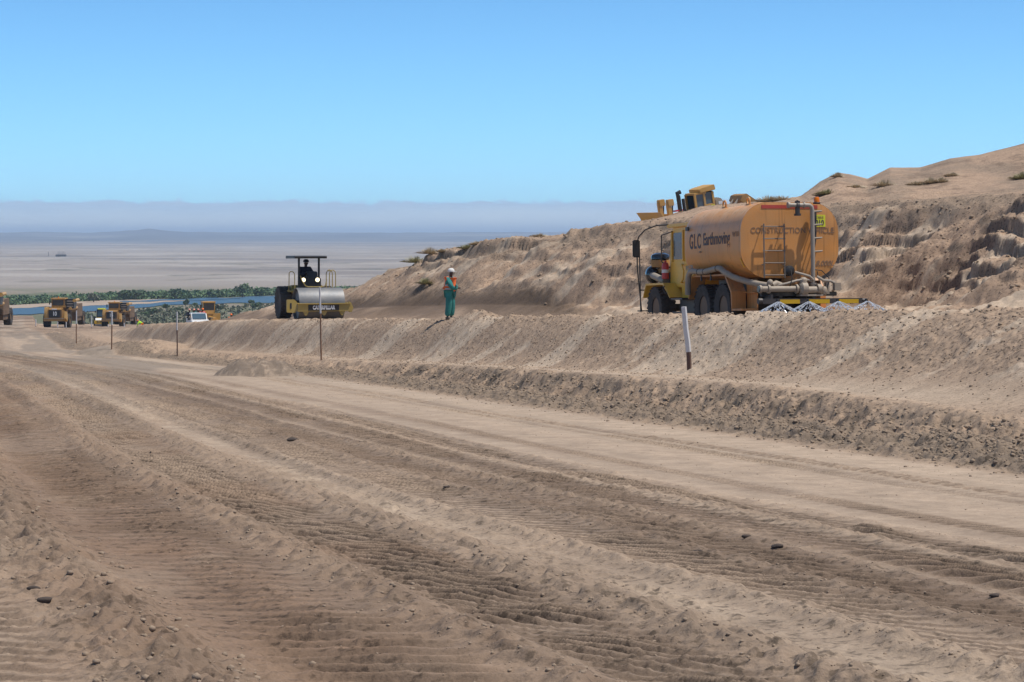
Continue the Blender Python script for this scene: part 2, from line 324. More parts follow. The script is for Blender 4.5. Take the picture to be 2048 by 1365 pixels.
    # wet stretch far left
    mixc(np.array([0.23, 0.19, 0.155]), road * ss(Y, 60, 95) * (1 - ss(Y, 330, 430)) * ss(fbm(w * 0.35, Y * 0.03, 4, 806), -0.08, 0.14) * 0.7)
    mixc(moist * 0.8, ss(Y, 170, 240) * (Y < 600) * 0.65 * ss(fbm(X * 0.09, Y * 0.07, 4, 817), -0.15, 0.15))
    # windrow
    wk = ss(w, 5.9, 6.35) * (1 - ss(w, 7.4, 8.0)) * (Y < 200)
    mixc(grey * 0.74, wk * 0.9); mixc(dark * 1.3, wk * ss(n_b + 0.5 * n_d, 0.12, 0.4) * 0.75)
    fk = bumpf(w, 8.05, 0.5) * near_fade * (Y < 75)
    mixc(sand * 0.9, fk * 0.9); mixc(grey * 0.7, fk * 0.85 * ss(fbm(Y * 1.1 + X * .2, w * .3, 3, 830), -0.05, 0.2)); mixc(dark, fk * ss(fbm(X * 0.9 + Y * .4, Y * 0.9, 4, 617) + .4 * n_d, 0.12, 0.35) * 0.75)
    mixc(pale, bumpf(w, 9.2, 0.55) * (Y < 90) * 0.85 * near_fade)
    # embankment streaks of dry sand running down
    ek = ss(w, 9.6, 10.2) * (1 - ss(w, 12.1, 12.9)) * (Y < 200)
    strk = fbm(Y * 0.42 + X * 0.06, w * 0.15, 4, 807)
    mixc(sand * 0.97, ek * 0.75); mixc(pale * 1.04, ek * ss(strk + 0.2 * n_b, 0.0, 0.16) * np.interp(Y, [80, 130], [1.0, 0.5])); mixc(moist * 0.9, ek * ss(n_d + 0.6 * n_b, 0.22, 0.5) * 0.45)
    # bench surface: watered and compacted
    bk = ss(w, 12.6, 13.8) * (1 - ss(w, cw + .2, cw + 1.6)) * (Y < 190)
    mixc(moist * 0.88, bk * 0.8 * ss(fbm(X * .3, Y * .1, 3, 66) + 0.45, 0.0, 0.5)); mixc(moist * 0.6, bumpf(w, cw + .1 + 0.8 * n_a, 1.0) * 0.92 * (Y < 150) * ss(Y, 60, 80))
    # cut
    ck = ss(w, 19.5, 20.5) * (Y < 230)
    mixc(sand * np.array([1.08, 1.04, 1.02]), ck * 0.85)
    cs = fbm(Y * 0.5, w * 0.10, 4, 808)
    low_ = 1 - ss(w + 1.2 * n_a, cw + 3.6, cw + 5.2)
    mixc(moist * 1.35, ck * low_ * ss(-cs, 0.0, 0.25) * 0.45)
    mixc(pale * 1.06, ck * low_ * ss(cs + .15 * n_b, 0.0, 0.13) * 0.95)
    mixc(grey * 0.9, ck * (1 - low_) * (1 - ss(w, 27, 29)) * (Y < 160) * ss(n_a + n_b, -0.2, 0.15) * 0.5)
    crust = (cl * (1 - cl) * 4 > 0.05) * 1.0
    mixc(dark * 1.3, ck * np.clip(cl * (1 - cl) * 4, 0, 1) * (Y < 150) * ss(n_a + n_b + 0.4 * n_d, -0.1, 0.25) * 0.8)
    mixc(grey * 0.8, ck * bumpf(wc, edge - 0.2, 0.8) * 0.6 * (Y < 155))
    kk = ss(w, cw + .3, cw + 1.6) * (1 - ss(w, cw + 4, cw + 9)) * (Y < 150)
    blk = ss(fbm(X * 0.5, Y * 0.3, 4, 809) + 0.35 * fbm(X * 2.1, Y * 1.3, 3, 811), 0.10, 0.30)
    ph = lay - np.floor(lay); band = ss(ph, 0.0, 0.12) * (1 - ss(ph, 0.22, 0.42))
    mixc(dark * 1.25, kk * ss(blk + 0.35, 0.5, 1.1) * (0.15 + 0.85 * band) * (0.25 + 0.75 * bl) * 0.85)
    mixc(dark * 1.5, np.maximum(STEP_SHADE[0] * 1.3, STEP_SHADE[1]) * (Y < 150) * 0.5)  # shade of the steep step faces painted in as dark soil colour
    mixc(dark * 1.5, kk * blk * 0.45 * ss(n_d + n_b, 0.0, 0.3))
    mixc(grey * 0.85, ss(w, 25, 30) * (Y < 260) * ss(fbm(X * 0.2, Y * 0.12, 4, 812), -0.1, 0.2) * 0.7); mixc(moist, ss(w, 27, 33) * (Y < 260) * ss(fbm(X * 0.5, Y * 0.3, 4, 818) + .5 * n_b, 0.08, 0.35) * 0.55)
    # heap
    hp = np.clip(1 - ((X + 8.3) ** 2 + (Y - 78.5) ** 2) / 3.6, 0, 1); mixc(dark * 1.5, hp * 2.2 * ss(n_b + 0.5 * n_d, -0.4, 0.1))
    # valley floor and plain
    m = Y > 450
    if m.any():
        Xf, Yf = X[m], Y[m]; Cf = C[m]
        def mixf(c, k):
            nonlocal Cf
            k = np.clip(k, 0, 1)[..., None]; Cf = Cf * (1 - k) + np.array(c) * k
        mixf([0.235, 0.20, 0.15], ss(Yf, 560, 700))
        mixf([0.10, 0.12, 0.06], ss(Yf, 640, 700) * (1 - ss(Yf, 1250, 1500)) * ss(fbm(Xf * 0.02, Yf * 0.008, 4, 820), -0.15, 0.15) * 0.75)
        mixf([0.30, 0.262, 0.235], ss(Yf, 1180, 1500))
        sN = fbm(Xf * 0.0014, Yf * 0.0016, 5, 821); sM = fbm(Xf * 0.004, Yf * 0.0055, 4, 822)
        mixf([0.20, 0.175, 0.165], ss(Yf, 1300, 1700) * ss(sN, -0.02, 0.16) * 0.7)
        mixf([0.40, 0.36, 0.325], ss(Yf, 1300, 1700) * ss(sM, 0.02, 0.25) * 0.75)
        mixf([0.15, 0.14, 0.11], ss(Yf, 1300, 1700) * ss(fbm(Xf * 0.012, Yf * 0.01, 4, 826), 0.22, 0.42) * 0.8 * (1 - ss(Yf, 3000, 5000)))
        mixf([0.09, 0.08, 0.08], ss(Yf, 5000, 7500) * 0.6 * ss(fbm(Xf * 0.0006, Yf * 0.0012, 4, 823), -0.1, 0.2))
        mixf([0.022, 0.022, 0.028], ss(Yf, 8500, 11500) * (0.72 + 0.3 * sM))
        mixf([0.20, 0.11, 0.09], ss(Yf, 13500, 16000) * ss(fbm(Xf * 0.0009, Yf * 0.001, 3, 824), 0.0, 0.3) * 0.6)
        mixf([0.36, 0.31, 0.26], ss(Yf, 10500, 12500) * ss(fbm(Xf * 0.0009, Yf * 0.0028, 4, 825), 0.12, 0.3) * 0.6)
        C[m] = Cf
    tint = 1 + 0.10 * n_b + 0.07 * n_d * (Y < 200)
    C = np.clip(C * tint[..., None] * np.array([1.0, 1.0, 0.985]) * (1 - 0.07 * nearr * (w < 1.5))[..., None], 0.02, 0.6)
    rgh = 0.35 + 0.65 * ss(w, 5.9, 6.4) * (1 - 0.75 * bumpf(w, 9.3, 0.6)) - 0.45 * ss(w, 12.9, 13.8) * (1 - ss(w, cw, cw + 1)) * (Y < 190) - 0.1 * ss(w, 28, 34)
    rgh = rgh - 0.6 * ek * ss(strk + 0.2 * n_b, 0.0, 0.16) - 0.5 * ck * low_ * ss(cs + .15 * n_b, 0.0, 0.13)
    rgh = np.where(w < 6, 0.12 + 0.75 * (1 - ss(w, 1.3, 1.8)) * (0.35 + 0.65 * ss(n_c + 0.4 * n_a, -0.2, 0.2)), rgh)
    rgh = np.where(Y > 430, 0.1, np.clip(rgh, 0.05, 1))
    return Z, np.concatenate([C, rgh[..., None]], -1)

def ground_z(x, y): return float(terrain(np.array([x]), np.array([y]), False)[0])
def hit(px, py, y0=9.0, y1=460.0):
    """ground point seen at photo pixel (px, py)"""
    Y = np.arange(y0, y1, 0.1); X = (px - 1024) / F * Y
    v = 470 - F * terrain(X, Y, False) / Y
    i = np.argmax(v <= py) if (v <= py).any() else v.argmin()
    return float(X[i]), float(Y[i])

def tag(o, label=None, cat=None, group=None, kind=None):
    if label: o['label'] = label
    if cat: o['category'] = cat
    if group: o['group'] = group
    if kind: o['kind'] = kind
    return o

def mesh_from_arrays(name, V, Fc, material, smooth=True):
    """V (n,3), Fc (m,k) index array"""
    me = bpy.data.meshes.new(name); n = len(V); m, k = Fc.shape
    me.vertices.add(n); me.vertices.foreach_set('co', V.astype(np.float32).ravel())
    me.loops.add(m * k); me.loops.foreach_set('vertex_index', Fc.astype(np.int32).ravel())
    me.polygons.add(m); me.polygons.foreach_set('loop_start', np.arange(0, m * k, k, dtype=np.int32)); me.polygons.foreach_set('loop_total', np.full(m, k, np.int32))
    me.update(calc_edges=True); me.validate()
    if smooth: me.polygons.foreach_set('use_smooth', np.ones(m, bool))
    if material: me.materials.append(material)
    o = bpy.data.objects.new(name, me); COL.objects.link(o); return o

# ------------------------------------------------------------------ ground sheet
def seg(a, b, n): return np.linspace(a, b, n, endpoint=False)
rows = np.concatenate([seg(-60, 4, 14), seg(4, 9.5, 40), seg(9.5, 24, 740), seg(24, 42, 420), seg(42, 62, 280), seg(62, 100, 420), seg(100, 135, 300), seg(135, 170, 110), seg(170, 300, 150), seg(300, 460, 130), seg(460, 1500, 120), np.geomspace(1500, 9000, 110, endpoint=False), seg(9000, 18000, 150), np.geomspace(18000, 45000, 12)])
tt = np.concatenate([-np.geomspace(0.40, 1.6, 14)[::-1], seg(-0.385, -0.232, 70), seg(-0.232, 0.232, 700), seg(0.232, 0.385, 70), np.geomspace(0.385, 1.6, 16)])
YY, TT = np.meshgrid(rows, tt, indexing='ij'); XX = TT * np.sqrt(np.maximum(YY, 0) ** 2 + 9.0 ** 2)
Zg, Cg = terrain(XX, YY)
nr, ncn = XX.shape
idx = np.arange(nr * ncn).reshape(nr, ncn)
faces = np.stack([idx[:-1, :-1], idx[:-1, 1:], idx[1:, 1:], idx[1:, :-1]], -1).reshape(-1, 4)
gm = bpy.data.materials.new('earth'); gm.use_nodes = True; nt = gm.node_tree; b = nt.nodes['Principled BSDF']; b.inputs['Roughness'].default_value = 0.92; b.inputs['Specular IOR Level'].default_value = 0.2
at = nt.nodes.new('ShaderNodeAttribute'); at.attribute_name = 'soil'
gtc = nt.nodes.new('ShaderNodeTexCoord')
def gnoise(scale, detail=6, rough=0.6):
    n = nt.nodes.new('ShaderNodeTexNoise'); n.inputs['Scale'].default_value = scale; n.inputs['Detail'].default_value = detail; n.inputs['Roughness'].default_value = rough
    nt.links.new(gtc.outputs['Object'], n.inputs['Vector']); return n
gn = gnoise(5.0, 9, 0.72); gn2 = gnoise(38.0, 4)
g1 = nt.nodes.new('ShaderNodeMapRange'); g1.inputs['From Min'].default_value = 0.3; g1.inputs['From Max'].default_value = 0.7; g1.inputs['To Min'].default_value = 0.78; g1.inputs['To Max'].default_value = 1.16
nt.links.new(gn.outputs[0], g1.inputs['Value'])
g2 = nt.nodes.new('ShaderNodeMapRange'); g2.inputs['From Min'].default_value = 0.3; g2.inputs['From Max'].default_value = 0.7; g2.inputs['To Min'].default_value = 0.88; g2.inputs['To Max'].default_value = 1.1
nt.links.new(gn2.outputs[0], g2.inputs['Value'])
gmul = nt.nodes.new('ShaderNodeMath'); gmul.operation = 'MULTIPLY'; nt.links.new(g1.outputs[0], gmul.inputs[0]); nt.links.new(g2.outputs[0], gmul.inputs[1])
gv = nt.nodes.new('ShaderNodeVectorMath'); gv.operation = 'SCALE'; nt.links.new(at.outputs['Color'], gv.inputs[0]); nt.links.new(gmul.outputs[0], gv.inputs['Scale'])
gs = gnoise(13.0, 3, 0.6); gs3 = gnoise(1.7, 5, 0.65)
def gmap(src, a, b2, c, d):
    n = nt.nodes.new('ShaderNodeMapRange'); n.inputs['From Min'].default_value = a; n.inputs['From Max'].default_value = b2; n.inputs['To Min'].default_value = c; n.inputs['To Max'].default_value = d; nt.links.new(src, n.inputs['Value']); return n.outputs[0]
def gmath(op, a, b2):
    n = nt.nodes.new('ShaderNodeMath'); n.operation = op
    for i, v in enumerate((a, b2)):
        if isinstance(v, (int, float)): n.inputs[i].default_value = v
        else: nt.links.new(v, n.inputs[i])
    return n.outputs[0]
# crumbly speckle where the soil is loose (rough amount stored in the soil attribute's alpha)
spk = gmath('MULTIPLY', gmap(gs.outputs[0], 0.53, 0.63, 0.0, 0.55), at.outputs['Alpha'])
spk2 = gmath('MULTIPLY', gmap(gn.outputs[0], 0.35, 0.68, -0.22, 0.30), at.outputs['Alpha'])
tot = gmath('SUBTRACT', gmath('SUBTRACT', 1.0, spk), spk2)
tot = gmath('MULTIPLY', tot, gmap(gs3.outputs[0], 0.35, 0.65, 0.88, 1.1))
gv2 = nt.nodes.new('ShaderNodeVectorMath'); gv2.operation = 'SCALE'; nt.links.new(gv.outputs[0], gv2.inputs[0]); nt.links.new(tot, gv2.inputs['Scale'])
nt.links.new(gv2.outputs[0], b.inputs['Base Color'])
gb = nt.nodes.new('ShaderNodeBump'); gb.inputs['Distance'].default_value = 0.022; gb.inputs['Strength'].default_value = 0.9; nt.links.new(gn.outputs[0], gb.inputs['Height'])
gb2 = nt.nodes.new('ShaderNodeBump'); gb2.inputs['Distance'].default_value = 0.008; nt.links.new(gn2.outputs[0], gb2.inputs['Height']); nt.links.new(gb.outputs[0], gb2.inputs['Normal'])
nt.links.new(gb2.outputs[0], b.inputs['Normal'])
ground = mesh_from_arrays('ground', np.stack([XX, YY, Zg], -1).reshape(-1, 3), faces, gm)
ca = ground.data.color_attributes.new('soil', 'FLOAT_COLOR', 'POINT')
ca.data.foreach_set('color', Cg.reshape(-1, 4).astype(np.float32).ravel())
tag(ground, 'brown sandy haul road, embankment and cut desert hillside', kind='structure')
del Zg, Cg, XX, YY, TT, faces, idx

# ================================================================== builders
Vc = Vector
class MB:
    def __init__(s): s.bm = bmesh.new()
    def box(s, c, d, rot=None, taper=None):
        r = bmesh.ops.create_cube(s.bm, size=1); vs = r['verts']
        for v in vs:
            p = Vc((v.co.x * d[0], v.co.y * d[1], v.co.z * d[2]))
            if taper and v.co.z > 0: p.x *= taper[0]; p.y *= taper[1]
            if rot: p = Matrix.Rotation(rot[1], 3, rot[0]) @ p
            v.co = p + Vc(c)
        return s
    def span(s, a, b):  # box between two corners
        return s.box([(a[i] + b[i]) / 2 for i in range(3)], [abs(b[i] - a[i]) for i in range(3)])
    def ring(s, c, u, w, r, n):
        return [s.bm.verts.new(c + (u * math.cos(2 * math.pi * k / n) + w * math.sin(2 * math.pi * k / n)) * r) for k in range(n)]
    def tube(s, pts, r, n=8, caps=True):
        pts = [Vc(p) for p in pts]; rs = r if isinstance(r, (list, tuple)) else [r] * len(pts)
        prev = None; up = None
        for i, p in enumerate(pts):
            t = (pts[min(i + 1, len(pts) - 1)] - pts[max(i - 1, 0)]).normalized()
            if up is None: up = Vc((0, 0, 1)) if abs(t.z) < 0.9 else Vc((1, 0, 0))
            u = (up - t * up.dot(t)).normalized(); w = t.cross(u); up = u
            rg = s.ring(p, u, w, max(rs[i], 1e-4), n)
            if prev:
                for k in range(n): s.bm.faces.new((prev[k], prev[(k + 1) % n], rg[(k + 1) % n], rg[k]))
            elif caps: s.bm.faces.new(rg[::-1])
            prev = rg
        if caps: s.bm.faces.new(prev)
        return s
    def cyl(s, a, b, r0, r1=None, n=20): return s.tube([a, b], [r0, r0 if r1 is None else r1], n)
    def lathe(s, prof, c, axis='y', n=32):
        """prof: list of (radius, offset along axis)"""
        ax = {'x': (Vc((1, 0, 0)), Vc((0, 1, 0)), Vc((0, 0, 1))), 'y': (Vc((0, 1, 0)), Vc((0, 0, 1)), Vc((1, 0, 0))), 'z': (Vc((0, 0, 1)), Vc((1, 0, 0)), Vc((0, 1, 0)))}[axis]
        prev = None; first = None
        for r, o in prof:
            rg = s.ring(Vc(c) + ax[0] * o, ax[1], ax[2], max(r, 1e-3), n)
            if prev:
                for k in range(n): s.bm.faces.new((prev[k], prev[(k + 1) % n], rg[(k + 1) % n], rg[k]))
            else: first = rg
            prev = rg
        s.bm.faces.new(first[::-1]); s.bm.faces.new(prev); return s
    def ell(s, c, r, u=16, v=10, rot=None):
        q = bmesh.ops.create_uvsphere(s.bm, u_segments=u, v_segments=v, radius=1)
        for vv in q['verts']:
            p = Vc((vv.co.x * r[0], vv.co.y * r[1], vv.co.z * r[2]))
            if rot: p = Matrix.Rotation(rot[1], 3, rot[0]) @ p
            vv.co = p + Vc(c)
        return s
    def prism(s, pts, a, b, axis='y'):
        """extrude a 2D outline from a to b along axis; pts are (x,z) for y, (x,y) for z, (y,z) for x"""
        f = {'y': lambda p, o: (p[0], o, p[1]), 'z': lambda p, o: (p[0], p[1], o), 'x': lambda p, o: (o, p[0], p[1])}[axis]
        A = [s.bm.verts.new(f(p, a)) for p in pts]; B = [s.bm.verts.new(f(p, b)) for p in pts]; n = len(pts)
        s.bm.faces.new(A); s.bm.faces.new(B[::-1])
        for k in range(n): s.bm.faces.new((A[k], B[k], B[(k + 1) % n], A[(k + 1) % n]))
        return s
    def build(s, name, m, parent=None, bev=0.0, ang=38, label=None):
        bm = s.bm; bmesh.ops.recalc_face_normals(bm, faces=bm.faces)
        if bev > 0:
            es = [e for e in bm.edges if len(e.link_faces) == 2 and e.calc_face_angle(0) > math.radians(40)]
            try: bmesh.ops.bevel(bm, geom=es, offset=bev, segments=2, affect='EDGES', clamp_overlap=True)
            except Exception: pass
        ca_ = math.radians(ang)
        for f in bm.faces: f.smooth = True
        for e in bm.edges:
            if len(e.link_faces) == 2 and e.calc_face_angle(0) > ca_: e.smooth = False
        me = bpy.data.meshes.new(name); bm.to_mesh(me); bm.free(); s.bm = None
        me.materials.append(MATS[m] if isinstance(m, str) else m)
        o = bpy.data.objects.new(name, me); COL.objects.link(o)
        if parent: o.parent = parent
        if label: o['label'] = label
        return o
def empty(name, loc, rz=0, pitch=0, label=None, cat=None, group=None, scale=1):
    o = bpy.data.objects.new(name, None); COL.objects.link(o); o.empty_display_size = 0.5
    o.rotation_mode = 'XYZ'; o.location = loc; o.rotation_euler = (0, pitch, rz); o.scale = (scale,) * 3
    return tag(o, label, cat, group)
KIDS = {}
def kids(o): return [c for c in COL.objects if c.parent == o]
def copy_tree(o, parent=None):
    c = o.copy(); COL.objects.link(c); c.parent = parent
    for ch in kids(o): copy_tree(ch, c)
    return c
def text(name, body, m, parent, size, place, sx=1.0, bold=0.0, shear=0.0, align='CENTER', warp=None, space=1.0):
    """lettering as a thin mesh; place maps flat (u, v, depth) to the thing's local space"""
    cu = bpy.data.curves.new(name, 'FONT'); cu.body = body; cu.size = size; cu.extrude = 0.004; cu.offset = bold; cu.shear = shear
    cu.align_x = align; cu.align_y = 'CENTER'; cu.resolution_u = 3; cu.space_character = space
    t = bpy.data.objects.new(name, cu); COL.objects.link(t); dg = bpy.context.evaluated_depsgraph_get(); dg.update()
    me = bpy.data.meshes.new_from_object(t.evaluated_get(dg)); bpy.data.objects.remove(t); bpy.data.curves.remove(cu)
    me.name = name
    for v in me.vertices: v.co = place(v.co.x * sx, v.co.y, v.co.z)
    me.materials.clear(); me.materials.append(MATS[m])
    o = bpy.data.objects.new(name, me); COL.objects.link(o); o.parent = parent; return o
def skin(name, pts, edges, radii, m, parent=None, root=0, sub=2):
    me = bpy.data.meshes.new(name); me.from_pydata([tuple(p) for p in pts], edges, []); o = bpy.data.objects.new(name, me); COL.objects.link(o)
    md = o.modifiers.new('skin', 'SKIN'); md.use_smooth_shade = True
    if not me.skin_vertices: me.skin_vertices.new()
    for i, r in enumerate(radii):
        rr = r if isinstance(r, tuple) else (r, r); me.skin_vertices[0].data[i].radius = rr
        me.skin_vertices[0].data[i].use_root = (i == root)
    sb = o.modifiers.new('sub', 'SUBSURF'); sb.levels = sub; sb.render_levels = sub
    dg = bpy.context.evaluated_depsgraph_get(); dg.update()
    m2 = bpy.data.meshes.new_from_object(o.evaluated_get(dg)); bpy.data.objects.remove(o); m2.name = name
    for p in m2.polygons: p.use_smooth = True
    m2.materials.clear(); m2.materials.append(MATS[m])
    q = bpy.data.objects.new(name, m2); COL.objects.link(q); q.parent = parent; return q

# ---- paints and materials
DUST = (0.40, 0.31, 0.23)
mat('tank_orange', (0.70, 0.28, 0.055), 0.42, dirt=0.6, dirt_col=(0.58, 0.34, 0.16), dscale=1.1, var=0.14, bump=0.004, bscale=3)
mat('orange_panel', (0.60, 0.23, 0.05), 0.5, dirt=0.6, dirt_col=(0.42, 0.26, 0.14), dscale=1.6, var=0.12)
mat('cab_yellow', (0.88, 0.50, 0.03), 0.38, dirt=0.35, dirt_col=DUST, dscale=2.0, var=0.08)
mat('machine_yellow', (0.60, 0.31, 0.03), 0.45, dirt=0.5, dirt_col=DUST, dscale=1.5, var=0.1)
mat('scraper_yellow_shaded', (0.40, 0.20, 0.03), 0.55, dirt=0.7, dirt_col=(0.24, 0.14, 0.07), dscale=1.3, var=0.15)  # yellow darkened and browned: shade of hood and cab put into the paint
mat('mud_brown', (0.20, 0.125, 0.07), 0.8, dirt=0.6, dirt_col=(0.10, 0.07, 0.05), dscale=1.2, var=0.2)
mat('rust_yellow', (0.42, 0.22, 0.05), 0.6, dirt=0.7, dirt_col=(0.22, 0.14, 0.09), dscale=1.4, var=0.15)
mat('olive_yellow', (0.42, 0.30, 0.05), 0.5, dirt=0.5, dirt_col=(0.36, 0.28, 0.18), dscale=2.0, var=0.08)
mat('rubber', (0.022, 0.022, 0.024), 0.8, dirt=0.55, dirt_col=(0.16, 0.13, 0.11), dscale=2.5, bump=0.01, bscale=14)
mat('black_paint', (0.015, 0.016, 0.018), 0.4, dirt=0.25, dirt_col=(0.12, 0.10, 0.08), dscale=3)
mat('gloss_black', (0.008, 0.012, 0.02), 0.12, dirt=0.1, dirt_col=(0.1, 0.08, 0.06), coat=0.6)
mat('dark_steel', (0.05, 0.05, 0.055), 0.5, 0.3, dirt=0.4, dirt_col=(0.16, 0.12, 0.09))
mat('dusty_pipe', (0.38, 0.32, 0.25), 0.6, 0.0, dirt=0.6, dirt_col=(0.26, 0.20, 0.15), dscale=6, var=0.1, bump=0.004)
mat('galv_pipe', (0.34, 0.30, 0.255), 0.55, 0.1, dirt=0.4, dirt_col=(0.32, 0.26, 0.2), dscale=4)
mat('ladder_steel', (0.17, 0.155, 0.14), 0.55, 0.2, dirt=0.4, dirt_col=(0.3, 0.2, 0.13))
mat('drum_steel', (0.15, 0.165, 0.185), 0.55, 0.35, dirt=0.55, dirt_col=(0.33, 0.30, 0.27), dscale=2.4, var=0.12, bump=0.004, bscale=6)
mat('rim_brown', (0.20, 0.12, 0.07), 0.7, dirt=0.5, dirt_col=(0.26, 0.2, 0.15))
mat('glass_dark', (0.03, 0.045, 0.055), 0.08, dirt=0.2, dirt_col=(0.2, 0.18, 0.15), coat=0.5)
mat('glass_blue', (0.05, 0.10, 0.14), 0.07, dirt=0.15, dirt_col=(0.2, 0.2, 0.2), coat=0.7)
mat('red_paint', (0.55, 0.02, 0.025), 0.35, dirt=0.2, dirt_col=DUST)
mat('red_strip', (0.50, 0.045, 0.04), 0.5, dirt=0.35, dirt_col=(0.45, 0.2, 0.1))
mat('white_paint', (0.75, 0.76, 0.76), 0.4, dirt=0.25, dirt_col=DUST)
mat('letter_dark', (0.045, 0.05, 0.07), 0.6, dirt=0.3, dirt_col=(0.3, 0.18, 0.09), dscale=5)
mat('letter_faded', (0.22, 0.14, 0.09), 0.6, dirt=0.5, dirt_col=(0.42, 0.22, 0.10), dscale=4)
mat('letter_white', (0.8, 0.8, 0.78), 0.5)
mat('plate_yellow', (0.70, 0.72, 0.03), 0.4, dirt=0.1, dirt_col=DUST)
mat('bar_yellow', (0.62, 0.38, 0.01), 0.4, dirt=0.2, dirt_col=(0.4, 0.2, 0.05), dscale=6)
mat('beacon_orange', (0.85, 0.22, 0.01), 0.15, trans=0.3, ior=1.4, dirt=0)
mat('lamp_on', (1, 0.9, 0.65), 0.3, emit=(1, 0.82, 0.5), es=2.6)
mat('lamp_glass', (0.7, 0.72, 0.75), 0.1, coat=0.5)
mat('fabric_green', (0.02, 0.20, 0.185), 0.85, dirt=0.25, dirt_col=(0.10, 0.22, 0.19), dscale=9, var=0.15, bump=0.02, bscale=9)
mat('fabric_orange', (0.90, 0.16, 0.035), 0.7, dirt=0.1, dirt_col=(0.5, 0.2, 0.1), dscale=9)
mat('reflect_grey', (0.45, 0.44, 0.47), 0.4, dirt=0.2)
mat('skin_brown', (0.06, 0.032, 0.022), 0.5)
mat('cap_white', (0.74, 0.73, 0.70), 0.8, dirt=0.2)
mat('fabric_dark', (0.018, 0.022, 0.04), 0.85)
mat('shoe_black', (0.02, 0.018, 0.016), 0.6, dirt=0.5, dirt_col=DUST)
mat('hivis_green', (0.50, 0.85, 0.04), 0.7, dirt=0.1)
mat('helmet_orange', (0.95, 0.20, 0.02), 0.4)
mat('helmet_pink', (0.75, 0.35, 0.26), 0.5)
mat('stake_white', (0.62, 0.62, 0.64), 0.7, dirt=0.35, dirt_col=(0.42, 0.38, 0.34), dscale=12)
mat('stake_wood', (0.24, 0.13, 0.075), 0.8, dirt=0.4, dirt_col=(0.12, 0.07, 0.05), dscale=14, bump=0.004)
mat('stake_dark', (0.10, 0.055, 0.045), 0.8, dirt=0.3, dirt_col=(0.2, 0.13, 0.09), dscale=14)
mat('leaf_green', (0.12, 0.185, 0.075), 0.7, dirt=0.6, dirt_col=(0.075, 0.13, 0.06), dscale=0.22, var=0.25)
mat('leaf_dark', (0.075, 0.125, 0.055), 0.7, dirt=0.4, dirt_col=(0.09, 0.11, 0.05), dscale=0.3, var=0.25)
mat('leaf_grey', (0.17, 0.18, 0.12), 0.8, dirt=0.5, dirt_col=(0.08, 0.10, 0.045), dscale=0.3, var=0.2)
mat('dry_grass', (0.50, 0.41, 0.29), 0.85, dirt=0.5, dirt_col=(0.38, 0.32, 0.22), dscale=2)
mat('bush_olive', (0.36, 0.34, 0.19), 0.85, dirt=0.4, dirt_col=(0.2, 0.16, 0.09), dscale=2)
mat('bark', (0.12, 0.09, 0.065), 0.9)
mat('clod_earth', (0.33, 0.245, 0.175), 0.95, dirt=0.6, dirt_col=(0.22, 0.165, 0.12), dscale=4, bump=0.01, bscale=30)
mat('clod_dark', (0.06, 0.045, 0.038), 0.95, dirt=0.3, dirt_col=(0.12, 0.09, 0.07), bump=0.01)

# dust that has settled on the upper side of the tank
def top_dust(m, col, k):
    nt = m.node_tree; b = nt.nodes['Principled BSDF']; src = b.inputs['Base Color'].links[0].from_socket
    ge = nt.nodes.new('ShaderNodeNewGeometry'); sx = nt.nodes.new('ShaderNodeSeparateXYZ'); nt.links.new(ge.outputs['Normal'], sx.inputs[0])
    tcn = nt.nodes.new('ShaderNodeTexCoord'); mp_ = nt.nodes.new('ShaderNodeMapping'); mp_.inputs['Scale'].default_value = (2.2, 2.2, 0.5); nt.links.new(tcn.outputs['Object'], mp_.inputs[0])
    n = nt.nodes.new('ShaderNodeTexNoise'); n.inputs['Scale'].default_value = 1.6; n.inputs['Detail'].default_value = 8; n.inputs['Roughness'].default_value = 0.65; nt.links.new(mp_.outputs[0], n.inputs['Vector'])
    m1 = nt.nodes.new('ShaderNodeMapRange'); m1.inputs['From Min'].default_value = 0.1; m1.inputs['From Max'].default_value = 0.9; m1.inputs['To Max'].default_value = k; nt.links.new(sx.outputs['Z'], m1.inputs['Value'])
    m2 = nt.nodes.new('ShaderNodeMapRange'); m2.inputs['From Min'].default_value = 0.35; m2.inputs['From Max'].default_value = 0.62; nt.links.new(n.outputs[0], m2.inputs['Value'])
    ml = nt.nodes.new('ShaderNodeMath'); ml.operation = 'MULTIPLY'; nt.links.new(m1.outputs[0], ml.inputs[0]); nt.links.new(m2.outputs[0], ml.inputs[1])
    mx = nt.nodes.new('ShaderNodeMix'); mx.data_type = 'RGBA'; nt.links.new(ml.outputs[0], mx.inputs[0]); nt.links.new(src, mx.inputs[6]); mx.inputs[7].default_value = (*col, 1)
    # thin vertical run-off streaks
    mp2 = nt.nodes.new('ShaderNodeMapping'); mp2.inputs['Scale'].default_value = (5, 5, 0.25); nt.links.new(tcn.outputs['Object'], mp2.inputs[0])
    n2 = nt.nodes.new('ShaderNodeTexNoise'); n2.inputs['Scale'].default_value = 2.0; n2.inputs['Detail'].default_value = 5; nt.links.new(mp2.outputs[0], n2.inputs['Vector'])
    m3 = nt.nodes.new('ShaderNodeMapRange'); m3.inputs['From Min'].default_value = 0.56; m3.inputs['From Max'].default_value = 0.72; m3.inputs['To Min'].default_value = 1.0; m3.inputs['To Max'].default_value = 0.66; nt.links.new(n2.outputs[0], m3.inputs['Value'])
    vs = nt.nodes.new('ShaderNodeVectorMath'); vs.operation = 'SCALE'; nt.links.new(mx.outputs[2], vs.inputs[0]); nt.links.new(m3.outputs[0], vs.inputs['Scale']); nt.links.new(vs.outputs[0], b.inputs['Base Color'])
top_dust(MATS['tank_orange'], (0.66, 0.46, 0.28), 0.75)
top_dust(MATS['orange_panel'], (0.45, 0.32, 0.2), 0.7)

